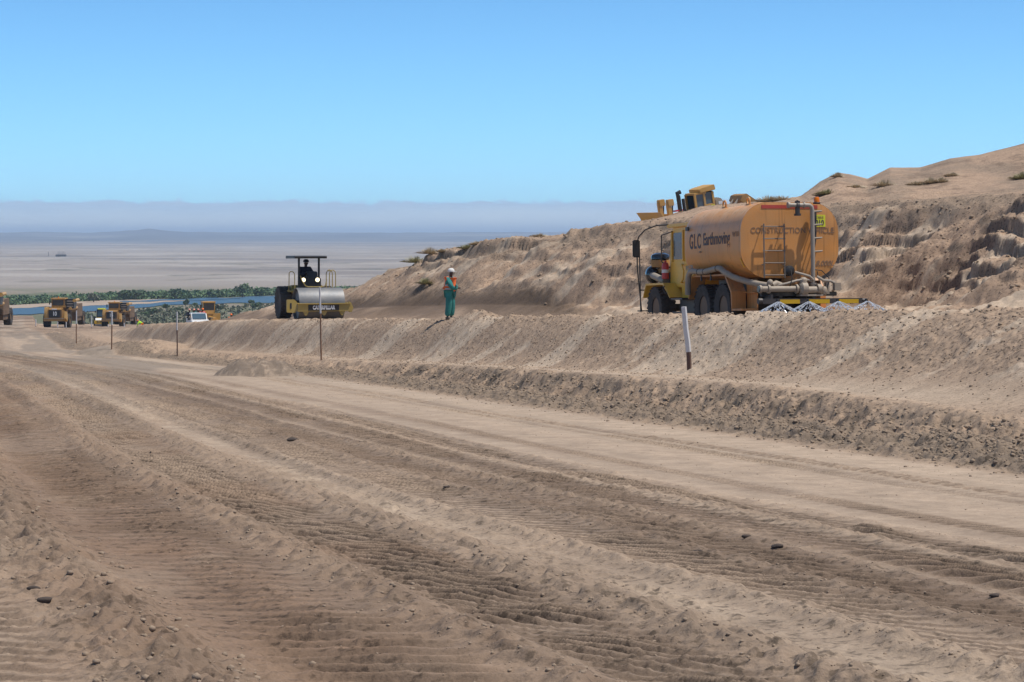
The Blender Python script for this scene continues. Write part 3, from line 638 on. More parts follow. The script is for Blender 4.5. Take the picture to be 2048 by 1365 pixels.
def wheel(parent, c, R, wd, rim_m='rim_brown', lugs=26, side=1, tyre_m='rubber', rim_r=0.5, name='wheel'):
    """hub disc with tyre and rim as its children; axle along y; side=+1 shows the outer face towards +y"""
    h = MB().lathe([(R * 0.16, -wd * 0.2), (R * 0.20, side * wd * 0.16), (R * 0.10, side * wd * 0.26)], (0, 0, 0), 'y', 16).build(name, 'rim_brown', parent)
    h.location = c
    t = MB(); rr = R * rim_r
    t.lathe([(rr, -wd * 0.40), (R * 0.80, -wd * 0.50), (R * 0.93, -wd * 0.47), (R * 0.965, -wd * 0.36), (R * 0.97, 0), (R * 0.965, wd * 0.36), (R * 0.93, wd * 0.47), (R * 0.80, wd * 0.50), (rr, wd * 0.40), (rr, 0)], (0, 0, 0), 'y', 48)
    for k in range(lugs):
        a = 2 * math.pi * k / lugs
        for sgn in (-1, 1):
            aa = a + (0.5 * 2 * math.pi / lugs if sgn > 0 else 0)
            d = Vc((math.sin(aa), 0, math.cos(aa)))
            M = Matrix.Rotation(aa, 3, 'Y') @ Matrix.Rotation(sgn * 0.35, 3, 'Z')
            r = bmesh.ops.create_cube(t.bm, size=1)
            for v in r['verts']: v.co = M @ Vc((v.co.x * R * 0.115, v.co.y * wd * 0.47, v.co.z * R * 0.05)) + d * (R * 0.972) + Vc((0, sgn * wd * 0.26, 0))
    t.build('tyre', tyre_m, h)
    MB().lathe([(rr * 1.0, side * wd * 0.33), (rr * 0.94, side * wd * 0.30), (rr * 0.86, side * wd * 0.08), (rr * 0.45, side * wd * 0.10), (rr * 0.40, side * wd * 0.16), (rr * 0.05, side * wd * 0.16)], (0, 0, 0), 'y', 28).build('rim', rim_m, h)
    return h
def arc(c, r, a0, a1, n, plane='xz', off=0):
    out = []
    for k in range(n + 1):
        a = math.radians(a0 + (a1 - a0) * k / n); u, v = c[0] + r * math.cos(a), c[1] + r * math.sin(a)
        out.append((u, off, v) if plane == 'xz' else ((off, u, v) if plane == 'yz' else (u, v, off)))
    return out

# ================================================================== water tanker
def rrect(W, H, r, n=9, zc=0.0):
    pts = []
    for cx, cz, a0 in ((W / 2 - r, H / 2 - r, 0), (-W / 2 + r, H / 2 - r, 90), (-W / 2 + r, -H / 2 + r, 180), (W / 2 - r, -H / 2 + r, 270)):
        for k in range(n + 1):
            a = math.radians(a0 + 90 * k / n); pts.append((cx + r * math.cos(a), zc + cz + r * math.sin(a)))
    return pts
TW, TH, TZ = 3.0, 2.16, 2.60
YT = 68.0; XT = (1582 - 1024) / F * YT
zt = -2.75
tk = empty('water_truck', (XT, YT, zt), math.radians(106), math.radians(2.06), 'orange six wheeled water tanker spraying the upper haul road', 'water truck')
b_ = MB(); prev = None
def ringat(x, sc, dz=0):
    return [b_.bm.verts.new((x, p[0] * sc, TZ + (p[1]) * sc + dz)) for p in rrect(TW, TH, 0.82)]
prof = [(-0.018, 0.45), (-0.016, 0.80), (-0.010, 0.955), (0.0, 0.985), (0.0, 1.0), (0.035, 1.0), (0.05, 0.992), (0.10, 0.992), (2.4, 0.992), (4.45, 0.992), (4.70, 0.975), (4.80, 0.93), (4.86, 0.8), (4.90, 0.4)]
for x, sc in prof:
    rg = ringat(x, sc); n = len(rg)
    if prev:
        for k in range(n): b_.bm.faces.new((prev[k], prev[(k + 1) % n], rg[(k + 1) % n], rg[k]))
    else: b_.bm.faces.new(rg)
    prev = rg
b_.bm.faces.new(prev[::-1])
tank = b_.build('tank', 'tank_orange', tk, ang=50)
for x in (1.0, 2.9):                                   # lifting eyes on top
    r = MB().tube([(x + 0.11 * math.cos(a), 0.85, TZ + TH / 2 - 0.02 + 0.10 + 0.10 * math.sin(a)) for a in np.linspace(0, 2 * math.pi, 13)], 0.03, 8)
    r.box((x, 0.85, TZ + TH / 2 - 0.05), (0.3, 0.06, 0.1)).build('lifting_eye', 'tank_orange', tank)
MB().lathe([(0.34, -0.1), (0.34, 0.05), (0.30, 0.08), (0.28, 0.08)], (1.9, 0, TZ + TH / 2), 'z').build('manhole', 'tank_orange', tank)
g = MB().tube([(0.12, 1.33, 2.12), (0.12, 1.47, 2.08), (0.12, 1.36, 1.85), (0.12, 1.22, 1.83)], 0.022).build('grab_handle', 'cab_yellow', tank)
MB().tube([(3.2, 1.49, 2.35), (3.2, 1.56, 2.36)], 0.025).build('fitting', 'dusty_pipe', tank)
# wet streak seam plate and reflective strip
MB().span((-0.024, 0.86, 3.50), (0.0, -0.86, 3.60)).build('reflective_strip', 'red_strip', tk)
rear = lambda cy, cz: (lambda u, v, d: Vc((-0.022 - d, cy - u, cz + v)))
text('lettering', 'CONSTRUCTION VEHICLE', 'letter_faded', tk, 0.235, rear(-0.08, 2.87), 0.92, 0.002)
text('lettering', '18,000L', 'letter_faded', tk, 0.21, rear(-1.0, 1.93), 1.0, 0.004, shear=0.35)
pl = MB().span((-0.018, -0.74, 2.98), (-0.035, -1.09, 3.32)).build('number_plate', 'plate_yellow', tk)
text('plate_number', '010', 'letter_dark', pl, 0.22, lambda u, v, d: Vc((-0.037 - d, -0.915 - u, 3.09 + v)), 0.8, 0.006)
text('plate_heading', 'CABLE', 'letter_faded', pl, 0.09, lambda u, v, d: Vc((-0.037 - d, -0.915 - u, 3.25 + v)), 0.9)
side = lambda cx, cz, tilt=0: (lambda u, v, d: Vc((cx - u, TW / 2 * 0.992 + 0.004 + d, cz + v + tilt * u)))
# on the left flank the writing runs from the cab towards the rear
o = text('lettering', 'GLC', 'letter_dark', tk, 0.62, side(3.72, 2.66), 0.72, 0.010, space=1.25)
o = text('lettering', 'Earthmoving', 'letter_dark', tk, 0.50, side(1.95, 2.70), 0.86, 0.010)
text('lettering', 'W10', 'letter_faded', tk, 0.20, side(0.42, 2.78), 1.2, 0.006)
# curved lower flank lettering follows the tank's turn
def low(u, v, d):
    a = (1.98 - (1.90 + v)) / 0.82; a = max(-1, min(1, a))
    return Vc((4.2 - u, TW / 2 - 0.82 + (0.82 + 0.004 + d) * math.cos(math.asin(max(0, a) * 0.75)), 1.90 + v))
text('lettering', 'WATER', 'galv_pipe', tk, 0.20, low, 0.9, 0.004)
MB().span((4.25, TW / 2 - 0.02, 3.02), (4.45, TW / 2 + 0.03, 3.14)).build('name_badge', 'black_paint', tk)
# ladder on the rear face
ld = MB()
for y in (0.87, 0.25): ld.tube([(-0.20, y, 1.52), (-0.20, y, 3.06)], 0.022)
for k in range(5): ld.tube([(-0.20, 0.90, 1.60 + k * 0.345), (-0.20, 0.22, 1.60 + k * 0.345)], 0.017)
for z in (3.0, 1.9):
    for y in (0.87, 0.25): ld.tube([(-0.20, y, z), (-0.01, y, z)], 0.015)
ld.build('ladder', 'ladder_steel', tk)
# delivery pipe with top elbow, valve and hose brackets
dp = MB(); dp.tube([(-0.36, -0.55, 1.05), (-0.36, -0.55, 3.45), (-0.36, -0.53, 3.53), (-0.36, -0.47, 3.575), (-0.36, -0.40, 3.58), (-0.36, 0.16, 3.58)], 0.062, 14)
dp.cyl((-0.36, 0.14, 3.58), (-0.36, 0.20, 3.58), 0.09); dp.cyl((-0.36, -0.32, 3.58), (-0.36, -0.28, 3.58), 0.085)
dp.cyl((-0.36, -0.55, 1.0), (-0.36, -0.55, 1.35), 0.095); dp.cyl((-0.36, -0.55, 1.33), (-0.36, -0.55, 1.37), 0.12)
dlv = dp.build('delivery_pipe', 'galv_pipe', tk)
vb = MB(); vb.ell((-0.36, -0.10, 3.56), (0.10, 0.08, 0.10)); vb.cyl((-0.36, -0.10, 3.5), (-0.36, -0.10, 3.30), 0.07); vb.cyl((-0.36, -0.10, 3.34), (-0.36, -0.10, 3.28), 0.10); vb.cyl((-0.36, -0.10, 3.62), (-0.36, -0.10, 3.72), 0.03)
for dy in (-0.03, 0.03): vb.cyl((-0.36, -0.10 + dy, 3.48), (-0.36, -0.10 + dy * 1.8, 3.70), 0.03)
vb.build('valve', 'dark_steel', dlv)
for z in (3.40, 3.02, 2.64, 2.26):
    MB().tube([(-0.36, -0.55, z), (-0.32, -0.86, z + 0.02)], 0.022).tube([(-0.33, -0.80, z), (-0.01, -0.80, z)], 0.018).build('bracket', 'galv_pipe', dlv)
MB().prism([(-0.60, 3.38), (-0.60, 2.5), (-0.64, 2.3), (-0.70, 2.6), (-0.72, 3.38)], -0.28, -0.265, 'x').build('splash_plate', 'dark_steel', dlv)
bl_ = MB().lathe([(0.10, 0), (0.11, 0.03), (0.10, 0.05)], (-0.25, -0.74, 3.62), 'z', 16).build('beacon_base', 'black_paint', tk)
MB().lathe([(0.085, 0.05), (0.085, 0.16), (0.06, 0.20), (0.02, 0.21)], (-0.25, -0.74, 3.62), 'z', 16).build('beacon', 'beacon_orange', bl_)
# pump, manifold and pipes under the tank
pm = MB(); pm.tube([(-0.5, 1.08, 1.20), (-0.5, -0.05, 1.20)], 0.085, 14); pm.cyl((-0.5, 1.10, 1.20), (-0.5, 1.16, 1.20), 0.115); pm.cyl((-0.5, 0.84, 1.20), (-0.5, 0.90, 1.20), 0.125); pm.cyl((-0.5, 0.0, 1.20), (-0.5, 0.05, 1.20), 0.135)
pm.tube([(-0.45, 0.75, 1.30), (-0.4, 0.60, 1.36), (-0.4, 0.45, 1.30)], 0.09, 12); pm.ell((-0.45, 0.80, 1.38), (0.09, 0.09, 0.10))
mf = pm.build('manifold_pipe', 'dusty_pipe', tk)
pu = MB(); pu.lathe([(0.10, -0.12), (0.19, -0.10), (0.20, 0.06), (0.14, 0.12), (0.05, 0.14)], (-0.5, -0.18, 1.20), 'y', 20); pu.cyl((-0.5, -0.18, 1.20), (-0.5, -0.18, 1.46), 0.10); pu.ell((-0.42, -0.22, 1.44), (0.14, 0.12, 0.10)); pu.cyl((-0.5, -0.3, 1.17), (-0.5, -0.62, 1.17), 0.10); pu.box((-0.45, -0.40, 1.02), (0.3, 0.7, 0.05)); pu.cyl((-0.5, -0.60, 1.2), (-0.5, -0.72, 1.2), 0.14)
pu.box((-0.40, -0.95, 1.22), (0.14, 0.1, 0.34)); pu.ell((-0.45, -0.84, 1.14), (0.10, 0.10, 0.14))
pump = pu.build('pump', 'dusty_pipe', tk)
MB().cyl((-0.5, 1.15, 1.20), (-0.5, 1.19, 1.20), 0.09).build('inlet_cap', 'glass_blue', mf)
hs = MB(); hs.tube([(-0.45, 0.6, 1.30), (-0.5, 0.3, 1.36), (-0.5, 0.0, 1.44), (-0.48, -0.3, 1.46), (-0.4, -0.5, 1.42)], 0.035, 8)
hs.tube([(-0.35, 0.0, 1.68), (-0.42, -0.2, 1.62), (-0.46, -0.4, 1.56), (-0.46, -0.52, 1.45)], 0.035); hs.tube([(-0.46, -0.62, 1.55), (-0.5, -0.8, 1.44), (-0.45, -1.05, 1.42), (-0.4, -1.18, 1.36)], 0.04)
hs.build('hose', 'galv_pipe', tk)
for q in ([(-0.3, -0.6, 1.75), (-0.4, -0.8, 1.72), (-0.45, -1.0, 1.5), (-0.5, -0.9, 1.1), (-0.45, -0.75, 1.0)], [(-0.4, 0.2, 1.1), (-0.55, 0.22, 1.35), (-0.5, 0.15, 1.5), (-0.3, 0.1, 1.75)], [(-0.3, -0.7, 1.7), (-0.5, -0.68, 1.4), (-0.5, -0.85, 1.1)]): MB().tube(q, 0.014, 6).build('cable', 'black_paint', tk)
MB().box((-0.48, -1.22, 1.26), (0.16, 0.20, 0.22)).cyl((-0.5, -1.2, 1.2), (-0.5, -1.36, 1.2), 0.03).build('control_box', 'dusty_pipe', tk, bev=0.01)
MB().lathe([(0.15, 0), (0.15, -0.14), (0.10, -0.16), (0.04, -0.18)], (-0.07, 0.10, 1.72), 'x', 20).build('sump_flange', 'black_paint', tk)
# rear frame: centre saddle, side skirts, mudguards
MB().span((-0.02, 0.18, 1.05), (0.25, -0.42, 1.60)).build('tank_saddle', 'orange_panel', tk, bev=0.01)
fr_ = MB()
for y in (0.42, -0.42): fr_.span((-0.3, y - 0.06, 0.95), (7.9, y + 0.06, 1.28))
fr_.span((-0.3, 1.0, 1.0), (-0.15, -1.3, 1.12)); fr_.span((4.95, -0.9, 0.8), (5.1, 0.9, 1.3)); fr_.span((1.2, -0.6, 0.6), (4.0, 0.6, 0.9)); fr_.span((7.4, -1.0, 0.62), (7.9, 1.0, 0.85))
fr_.span((4.6, 0.5, 0.55), (6.4, 1.0, 1.1))
fr_.build('chassis', 'black_paint', tk, bev=0.01)
for s_ in (1, -1):
    y0, y1 = s_ * 1.02, s_ * 1.46
    mg = MB(); th = 0.035
    mg.prism([(0.84, 0.66), (0.90, 0.66), (0.95, 1.12), (1.44, 1.64), (1.38, 1.68), (0.86, 1.16)], min(y0, y1), max(y0, y1))
    mg.span((0.10, s_ * 0.95, 0.60), (0.90, y1, 0.66)); mg.span((0.10, s_ * 0.95, 0.66), (0.90, s_ * 0.98, 1.45)); mg.span((0.10, s_ * 0.95, 1.10), (0.86, s_ * 1.10, 1.14))
    mg.span((1.30, y0, 1.62), (4.10, y1, 1.67))
    mg.prism([(4.06, 1.66), (4.12, 1.66), (4.46, 0.98), (4.40, 0.96)], min(y0, y1), max(y0, y1))
    mg.build('mudguard', 'orange_panel', tk, bev=0.008)
    MB().span((1.45, s_ * 0.60, 0.7), (4.0, s_ * 0.64, 1.75)).build('inner_panel', 'black_paint', tk)
# suction hose laid along the mudguard
hp_ = [(4.30, 1.52, 1.10), (4.26, 1.53, 1.45), (4.20, 1.53, 1.66), (4.05, 1.53, 1.78), (3.8, 1.53, 1.80), (3.3, 1.53, 1.765), (2.8, 1.53, 1.765), (2.3, 1.53, 1.80), (1.75, 1.53, 1.84), (1.5, 1.53, 1.82), (1.25, 1.52, 1.72), (0.7, 1.45, 1.56), (0.2, 1.22, 1.42), (-0.2, 1.02, 1.34), (-0.4, 0.85, 1.30)]
hose = MB().tube(hp_, 0.088, 14).build('suction_hose', 'dusty_pipe', tk)
for i in (5, 6, 8):
    p = Vc(hp_[i]); MB().cyl(p + Vc((-0.03, 0, 0)), p + Vc((0.03, 0, 0)), 0.096).build('hose_clamp', 'dark_steel', hose)
for x in (3.3, 2.5): MB().span((x - 0.03, 1.44, 1.5), (x + 0.03, 1.48, 1.72)).build('hose_support', 'dark_steel', hose)
for x in (1.75, 3.40):
    for s_ in (1, -1): wheel(tk, (x, s_ * 1.18, 0.70), 0.70, 0.50, side=s_)
for s_ in (1, -1): wheel(tk, (7.70, s_ * 1.16, 0.70), 0.70, 0.50, side=s_)
# cab, hood, fender
cabm = MB(); cabm.prism([(5.15, 1.35), (5.15, 3.10), (5.25, 3.22), (6.95, 3.22), (7.15, 3.0), (7.25, 2.25), (7.25, 1.35)], 0.0, 1.02)
cab_ = cabm.build('cab', 'cab_yellow', tk, bev=0.02)
MB().span((5.05, -0.08, 3.22), (7.25, 1.12, 3.33)).build('cab_roof', 'cab_yellow', cab_, bev=0.02)
MB().span((6.05, 1.0, 2.22), (6.90, 1.035, 3.05)).build('side_window', 'glass_dark', cab_, bev=0.01)
for q in ([(6.98, 1.05, 2.15), (6.98, 1.05, 3.12)], [(5.98, 1.05, 2.15), (5.98, 1.05, 3.12)]): MB().tube(q, 0.03, 6).build('window_frame', 'cab_yellow', cab_)
MB().span((7.20, 0.1, 2.25), (7.28, 0.95, 3.0)).build('windscreen', 'glass_dark', cab_)
MB().tube([(6.2, 1.04, 2.05), (5.9, 1.12, 2.03), (5.75, 1.12, 1.85), (5.8, 1.12, 1.6), (6.0, 1.12, 1.5), (6.1, 1.04, 1.5)], 0.028).build('step_rail', 'cab_yellow', cab_)
MB().tube([(6.95, 1.05, 3.1), (7.45, 1.22, 3.0), (7.5, 1.22, 2.2), (7.4, 1.1, 2.0), (7.25, 1.0, 2.0)], 0.022).build('grab_rail', 'dark_steel', cab_)
hd = MB(); hd.prism([(7.25, 1.35), (7.25, 2.0), (8.9, 1.88), (9.1, 1.7), (9.1, 1.3)], -0.85, 0.75); hd.span((7.25, 0.75, 1.9), (8.2, 1.0, 1.96)); hd.build('hood', 'cab_yellow', tk, bev=0.02)
MB().span((7.3, 0.76, 1.45), (8.9, 0.78, 1.85)).build('engine_side', 'black_paint', tk)
MB().span((9.1, -0.8, 1.0), (9.3, 1.0, 1.35)).build('bumper', 'cab_yellow', tk, bev=0.02)
fd = MB(); fd.prism([(6.15, 1.05), (6.80, 1.50), (8.45, 1.50), (8.75, 1.05), (8.70, 1.05), (8.40, 1.44), (6.86, 1.44), (6.25, 1.05)], 0.85, 1.42)
fd.prism([(6.15, 1.05), (6.82, 1.49), (6.82, 1.44), (6.24, 1.02)], 0.85, 1.42); fd.span((5.1, 0.55, 1.0), (6.2, 1.02, 1.40)); fd.build('fender', 'cab_yellow', tk, bev=0.006)
MB().tube([(6.62, 1.44, 1.40), (6.58, 1.5, 1.32), (6.45, 1.5, 1.2), (6.40, 1.44, 1.15)], 0.02).build('fender_handle', 'black_paint', tk)
MB().span((5.15, 0.75, 0.96), (6.15, 1.40, 1.02)).span((5.3, 1.3, 0.55), (6.1, 1.38, 0.6)).tube([(5.4, 1.36, 0.98), (5.4, 1.36, 0.58)], 0.02).build('step', 'dark_steel', tk)
MB().lathe([(0.26, 0), (0.30, 0.03), (0.30, 0.10), (0.27, 0.17), (0.15, 0.22), (0.03, 0.23)], (8.35, 0.95, 2.25), 'z', 24).build('air_intake_cap', 'gloss_black', tk)
MB().lathe([(0.10, -0.30), (0.10, -0.12), (0.28, -0.10), (0.30, 0.0), (0.30, 0.12)], (8.35, 0.95, 2.13), 'z', 24).build('air_intake', 'rust_yellow', tk)
MB().ell((8.60, 1.10, 1.78), (0.34, 0.26, 0.30)).cyl((8.45, 1.0, 1.9), (8.35, 0.95, 2.05), 0.12).build('air_cleaner', 'gloss_black', tk)
MB().tube([(8.55, 1.18, 1.80), (8.2, 1.22, 1.74), (7.6, 1.2, 1.62), (7.35, 1.15, 1.56)], 0.11, 12).build('exhaust_pipe', 'galv_pipe', tk)
fe = MB().lathe([(0.05, 0.0), (0.11, 0.01), (0.115, 0.05), (0.115, 0.42), (0.09, 0.50), (0.04, 0.53), (0.04, 0.58)], (7.30, 1.16, 1.62), 'z', 18).build('fire_extinguisher', 'red_paint', tk)
MB().lathe([(0.118, 0.20), (0.118, 0.30)], (7.30, 1.16, 1.62), 'z', 18).build('extinguisher_label', 'white_paint', fe); MB().box((7.30, 1.20, 2.22), (0.04, 0.14, 0.03)).build('extinguisher_handle', 'black_paint', fe)
mr_ = MB(); mr_.tube([(7.2, 1.1, 3.32), (7.7, 1.3, 3.32), (8.2, 1.5, 3.20), (8.6, 1.58, 3.0), (8.72, 1.6, 2.80), (8.72, 1.6, 2.0)], 0.022); mr_.tube([(8.72, 1.52, 2.5), (8.72, 1.50, 0.5)], 0.02); mr_.tube([(8.72, 1.60, 2.0), (8.9, 1.40, 0.55)], 0.02); mr_.tube([(8.72, 1.51, 1.3), (8.72, 1.2, 1.3)], 0.02); mr_.span((8.6, 1.3, 0.62), (8.9, 1.55, 0.66)); mr_.build('mirror_arm', 'black_paint', tk)
MB().box((8.74, 1.62, 2.62), (0.10, 0.24, 0.56)).build('mirror', 'black_paint', tk, bev=0.03)
# spray bar
sb_ = MB().span((-0.62, 1.10, 0.78), (-0.50, -1.95, 0.93)).cyl((-0.56, -1.95, 0.86), (-0.56, -2.12, 0.86), 0.06).cyl((-0.56, 1.10, 0.86), (-0.56, 1.22, 0.86), 0.09)
for y in (0.8, -0.5): sb_.span((-0.56, y - 0.04, 0.9), (-0.15, y + 0.04, 1.05))
spray_bar = sb_.build('spray_bar', 'dark_steel', tk, bev=0.008)
for a, c in ((0.58, -0.02), (-0.27, -0.93), (-1.22, -1.82)): MB().span((-0.632, a, 0.785), (-0.618, c, 0.90)).build('warning_panel', 'bar_yellow', spray_bar)
NOZ = [0.66, -0.27, -1.18, -2.07]
for y in NOZ: MB().cyl((-0.60, y, 0.90), (-0.64, y, 0.74), 0.045, 0.03, 10).build('nozzle', 'black_paint', spray_bar)

# water fans thrown by the four nozzles
wm_ = bpy.data.materials.new('spray_water'); wm_.use_nodes = True; nt = wm_.node_tree; b = nt.nodes['Principled BSDF']
b.inputs['Base Color'].default_value = (0.86, 0.90, 0.95, 1); b.inputs['Roughness'].default_value = 0.06; b.inputs['IOR'].default_value = 1.33; b.inputs['Metallic'].default_value = 0.35; b.inputs['Transmission Weight'].default_value = 0.45
MATS['spray_water'] = wm_
tk_mat = Matrix.Translation((XT, YT, zt)) @ Matrix.Rotation(math.radians(106), 4, 'Z') @ Matrix.Rotation(math.radians(2.06), 4, 'Y')
wl4 = ['silvery water fan sprayed from the nozzle nearest the truck wheels', 'silvery water fan sprayed second from the left under the ladder side of the bar', 'silvery water fan sprayed below the tall vertical pipe of the tanker', 'silvery water fan sprayed from the free right end of the spray bar']
for i, y in enumerate(NOZ):
    rs = np.random.RandomState(50 + i); V = []; Fs = []
    def addsheet(nu, nv, th0, th1, reach, amp, holes):
        base = len(V); keep = rs.rand(nu, nv)
        for a in range(nu):
            th = math.radians(th0 + (th1 - th0) * a / (nu - 1))
            for c in range(nv):
                t = c / (nv - 1) * reach
                lat = math.sin(th) * t * 1.55; back = 0.10 + 0.6 * t * math.cos(th) ** 2 * 0.8; dz = 0.10 - 0.70 * t - 0.2 * t * t
                j = amp * t
                V.append((-0.64 - back + rs.normal() * j, y - lat + rs.normal() * j, 0.75 + dz + rs.normal() * j * 0.8))
        for a in range(nu - 1):
            for c in range(nv - 1):
                if keep[a, c] > (holes * (0.25 + 0.5 * c / nv) if abs(th0 + (th1 - th0) * a / (nu - 1)) > 58 else 0.90): Fs.append((base + a * nv + c, base + (a + 1) * nv + c, base + (a + 1) * nv + c + 1, base + a * nv + c + 1))
    addsheet(30, 16, -80, 80, 0.62, 0.035, 0.75); addsheet(20, 12, -60, 70, 0.55, 0.05, 0.85)
    me = bpy.data.meshes.new('water_spray'); me.from_pydata([tuple(tk_mat @ Vc(v) - tk_mat @ Vc((-0.64, y, 0.75))) for v in V], [], Fs)
    bm = bmesh.new(); bm.from_mesh(me)
    for k in range(46):
        th = math.radians(rs.choice([-1, 1]) * rs.uniform(66, 86) if k % 4 else rs.uniform(-60, 60)); pts_ = []
        for c in range(7):
            t = 0.02 + c / 6 * 0.62; q_ = Vc((-0.06 - 0.48 * t * math.cos(th) ** 2, -math.sin(th) * t * 1.55, 0.10 - 0.70 * t - 0.2 * t * t)) + Vc(rs.normal(size=3) * 0.03 * t)
            pts_.append(tk_mat.to_3x3() @ q_)
        sm_ = MB(); sm_.bm.free(); sm_.bm = bm; sm_.tube(pts_, [0.004 + 0.009 * rs.rand() for _ in pts_], 5)
    for k in range(170):
        t = rs.rand() ** 0.5 * 0.72; th = math.radians(rs.uniform(-88, 88)); th = math.copysign(abs(th) ** 0.6 * 1.2, th); p = Vc((-0.1 - 0.5 * t * math.cos(th) + rs.normal() * 0.05, -math.sin(th) * t * 1.6 + rs.normal() * 0.05, -0.62 * t - 0.2 * t * t + rs.normal() * 0.04))
        p = tk_mat.to_3x3() @ p; q = bmesh.ops.create_icosphere(bm, subdivisions=1, radius=rs.uniform(0.008, 0.02), matrix=Matrix.Translation(p))
    bm.to_mesh(me); bm.free(); me.materials.append(wm_)
    o = bpy.data.objects.new('water_spray', me); COL.objects.link(o); o.location = tk_mat @ Vc((-0.64, y, 0.75)); tag(o, wl4[i], 'water spray', 'water fans behind the tanker')

# ================================================================== people
def bent(p, q, r, n=2): return [p, q, r]
def worker(name, loc, rz, label, group=None, top='fabric_green', legs='fabric_green', hat='cap_white', vest=None, pose='stand', scale=1.0, cat='person'):
    P = empty(name, loc, rz, 0, label, cat, group, scale)
    if pose == 'stand':
        hip, kn, an, toe = 0.95, 0.50, 0.09, 0.03
        L = {'hipL': (0, .10, hip), 'kneeL': (.05, .12, kn), 'ankL': (0.0, .13, an), 'toeL': (.17, .15, toe), 'hipR': (0, -.10, hip), 'kneeR': (-.01, -.12, kn), 'ankR': (-.06, -.13, an), 'toeR': (.11, -.15, toe)}
        A = {'shL': (0, .20, 1.43), 'elL': (.14, .27, 1.15), 'haL': (.24, -.08, 1.19), 'shR': (0, -.20, 1.43), 'elR': (.15, -.27, 1.13), 'haR': (.25, .08, 1.12)}
        pel, ch, nk, hd_ = (0, 0, 1.0), (.0, 0, 1.30), (.02, 0, 1.50), (.045, 0, 1.64)
    elif pose == 'sit':
        L = {'hipL': (0, .10, .55), 'kneeL': (.42, .14, .58), 'ankL': (.50, .14, .12), 'toeL': (.64, .15, .05), 'hipR': (0, -.10, .55), 'kneeR': (.42, -.14, .58), 'ankR': (.50, -.14, .12), 'toeR': (.64, -.15, .05)}
        A = {'shL': (.03, .21, 1.05), 'elL': (.16, .28, .80), 'haL': (.42, .20, .88), 'shR': (.03, -.21, 1.05), 'elR': (.16, -.28, .80), 'haR': (.42, -.14, .86)}
        pel, ch, nk, hd_ = (0, 0, .62), (.02, 0, .92), (.06, 0, 1.12), (.10, 0, 1.26)
    else:  # bending forward over the ground
        L = {'hipL': (-.15, .12, .78), 'kneeL': (.10, .16, .45), 'ankL': (-.08, .16, .09), 'toeL': (.10, .17, .03), 'hipR': (-.15, -.12, .78), 'kneeR': (.10, -.16, .45), 'ankR': (-.08, -.16, .09), 'toeR': (.10, -.17, .03)}
        A = {'shL': (.30, .21, 1.02), 'elL': (.42, .24, .75), 'haL': (.50, .12, .52), 'shR': (.30, -.21, 1.02), 'elR': (.42, -.24, .75), 'haR': (.50, -.12, .52)}
        pel, ch, nk, hd_ = (-.12, 0, .84), (.14, 0, .98), (.33, 0, 1.10), (.45, 0, 1.16)
    pts = [pel, ch, nk, hd_, (hd_[0] + .01, 0, hd_[2] + .10)]; rad = [(.13, .10), (.15, .105), .055, (.085, .07), .06]; ed = [(0, 1), (1, 2), (2, 3), (3, 4)]
    for s_ in 'LR':
        i = len(pts); pts += [L['hip' + s_], L['knee' + s_], L['ank' + s_], L['toe' + s_]]; rad += [.085, .055, .038, .035]; ed += [(0, i), (i, i + 1), (i + 1, i + 2), (i + 2, i + 3)]
        i = len(pts); h3 = Vc(A['ha' + s_]); e3 = Vc(A['el' + s_]); d = (h3 - e3).normalized(); palm = h3 + d * .07
        pts += [A['sh' + s_], A['el' + s_], A['ha' + s_], tuple(palm)]; rad += [.06, .042, .028, (.032, .016)]; ed += [(1, i), (i, i + 1), (i + 1, i + 2), (i + 2, i + 3)]
        sd_ = d.cross(Vc((0, 0, 1))).normalized() if abs(d.z) < .95 else Vc((1, 0, 0)); up_ = sd_.cross(d)
        for f in range(4):
            k = len(pts); base = palm + up_ * (.027 - .018 * f); ln = [.07, .08, .075, .06][f]
            pts += [tuple(base + d * .02), tuple(base + d * (.02 + ln * .55) + sd_ * .01), tuple(base + d * (.02 + ln * .8) + sd_ * .035)]; rad += [.0095, .0085, .0075]; ed += [(i + 3, k), (k, k + 1), (k + 1, k + 2)]
        k = len(pts); pts += [tuple(h3 + d * .03 + up_ * .035), tuple(h3 + d * .065 + up_ * .055 + sd_ * .02)]; rad += [.011, .009]; ed += [(i + 2, k), (k, k + 1)]
    body = skin('body', pts, ed, rad, 'skin_brown', P)
    # face features, part of the body's look
    hx, hz = hd_[0], hd_[2]
    MB().ell((hx + .10, 0, hz), (.018, .014, .022)).build('nose', 'skin_brown', body)
    for y in (.035, -.035): MB().ell((hx + .085, y, hz + .035), (.010, .014, .009)).build('eye', 'cap_white', body)
    for y in (.085, -.085): MB().ell((hx, y, hz + .01), (.02, .012, .033)).build('ear', 'skin_brown', body)
    MB().ell((hx + .085, 0, hz - .045), (.012, .028, .008)).build('mouth', 'fabric_dark', body)
    # clothing
    k = skin('trousers', [pel, L['hipL'], L['kneeL'], (L['ankL'][0], L['ankL'][1], L['ankL'][2] + .03), L['hipR'], L['kneeR'], (L['ankR'][0], L['ankR'][1], L['ankR'][2] + .03)],
             [(0, 1), (1, 2), (2, 3), (0, 4), (4, 5), (5, 6)], [(.18, .155), .14, .118, .115, .14, .118, .115], legs, P)
    u = Vc(ch) * .5 + Vc(pel) * .5; lowj = Vc(pel) + (Vc(pel) - Vc(ch)).normalized() * .09
    def wrist(s_): h3, e3 = Vc(A['ha' + s_]), Vc(A['el' + s_]); return tuple(h3 * .9 + e3 * .1)
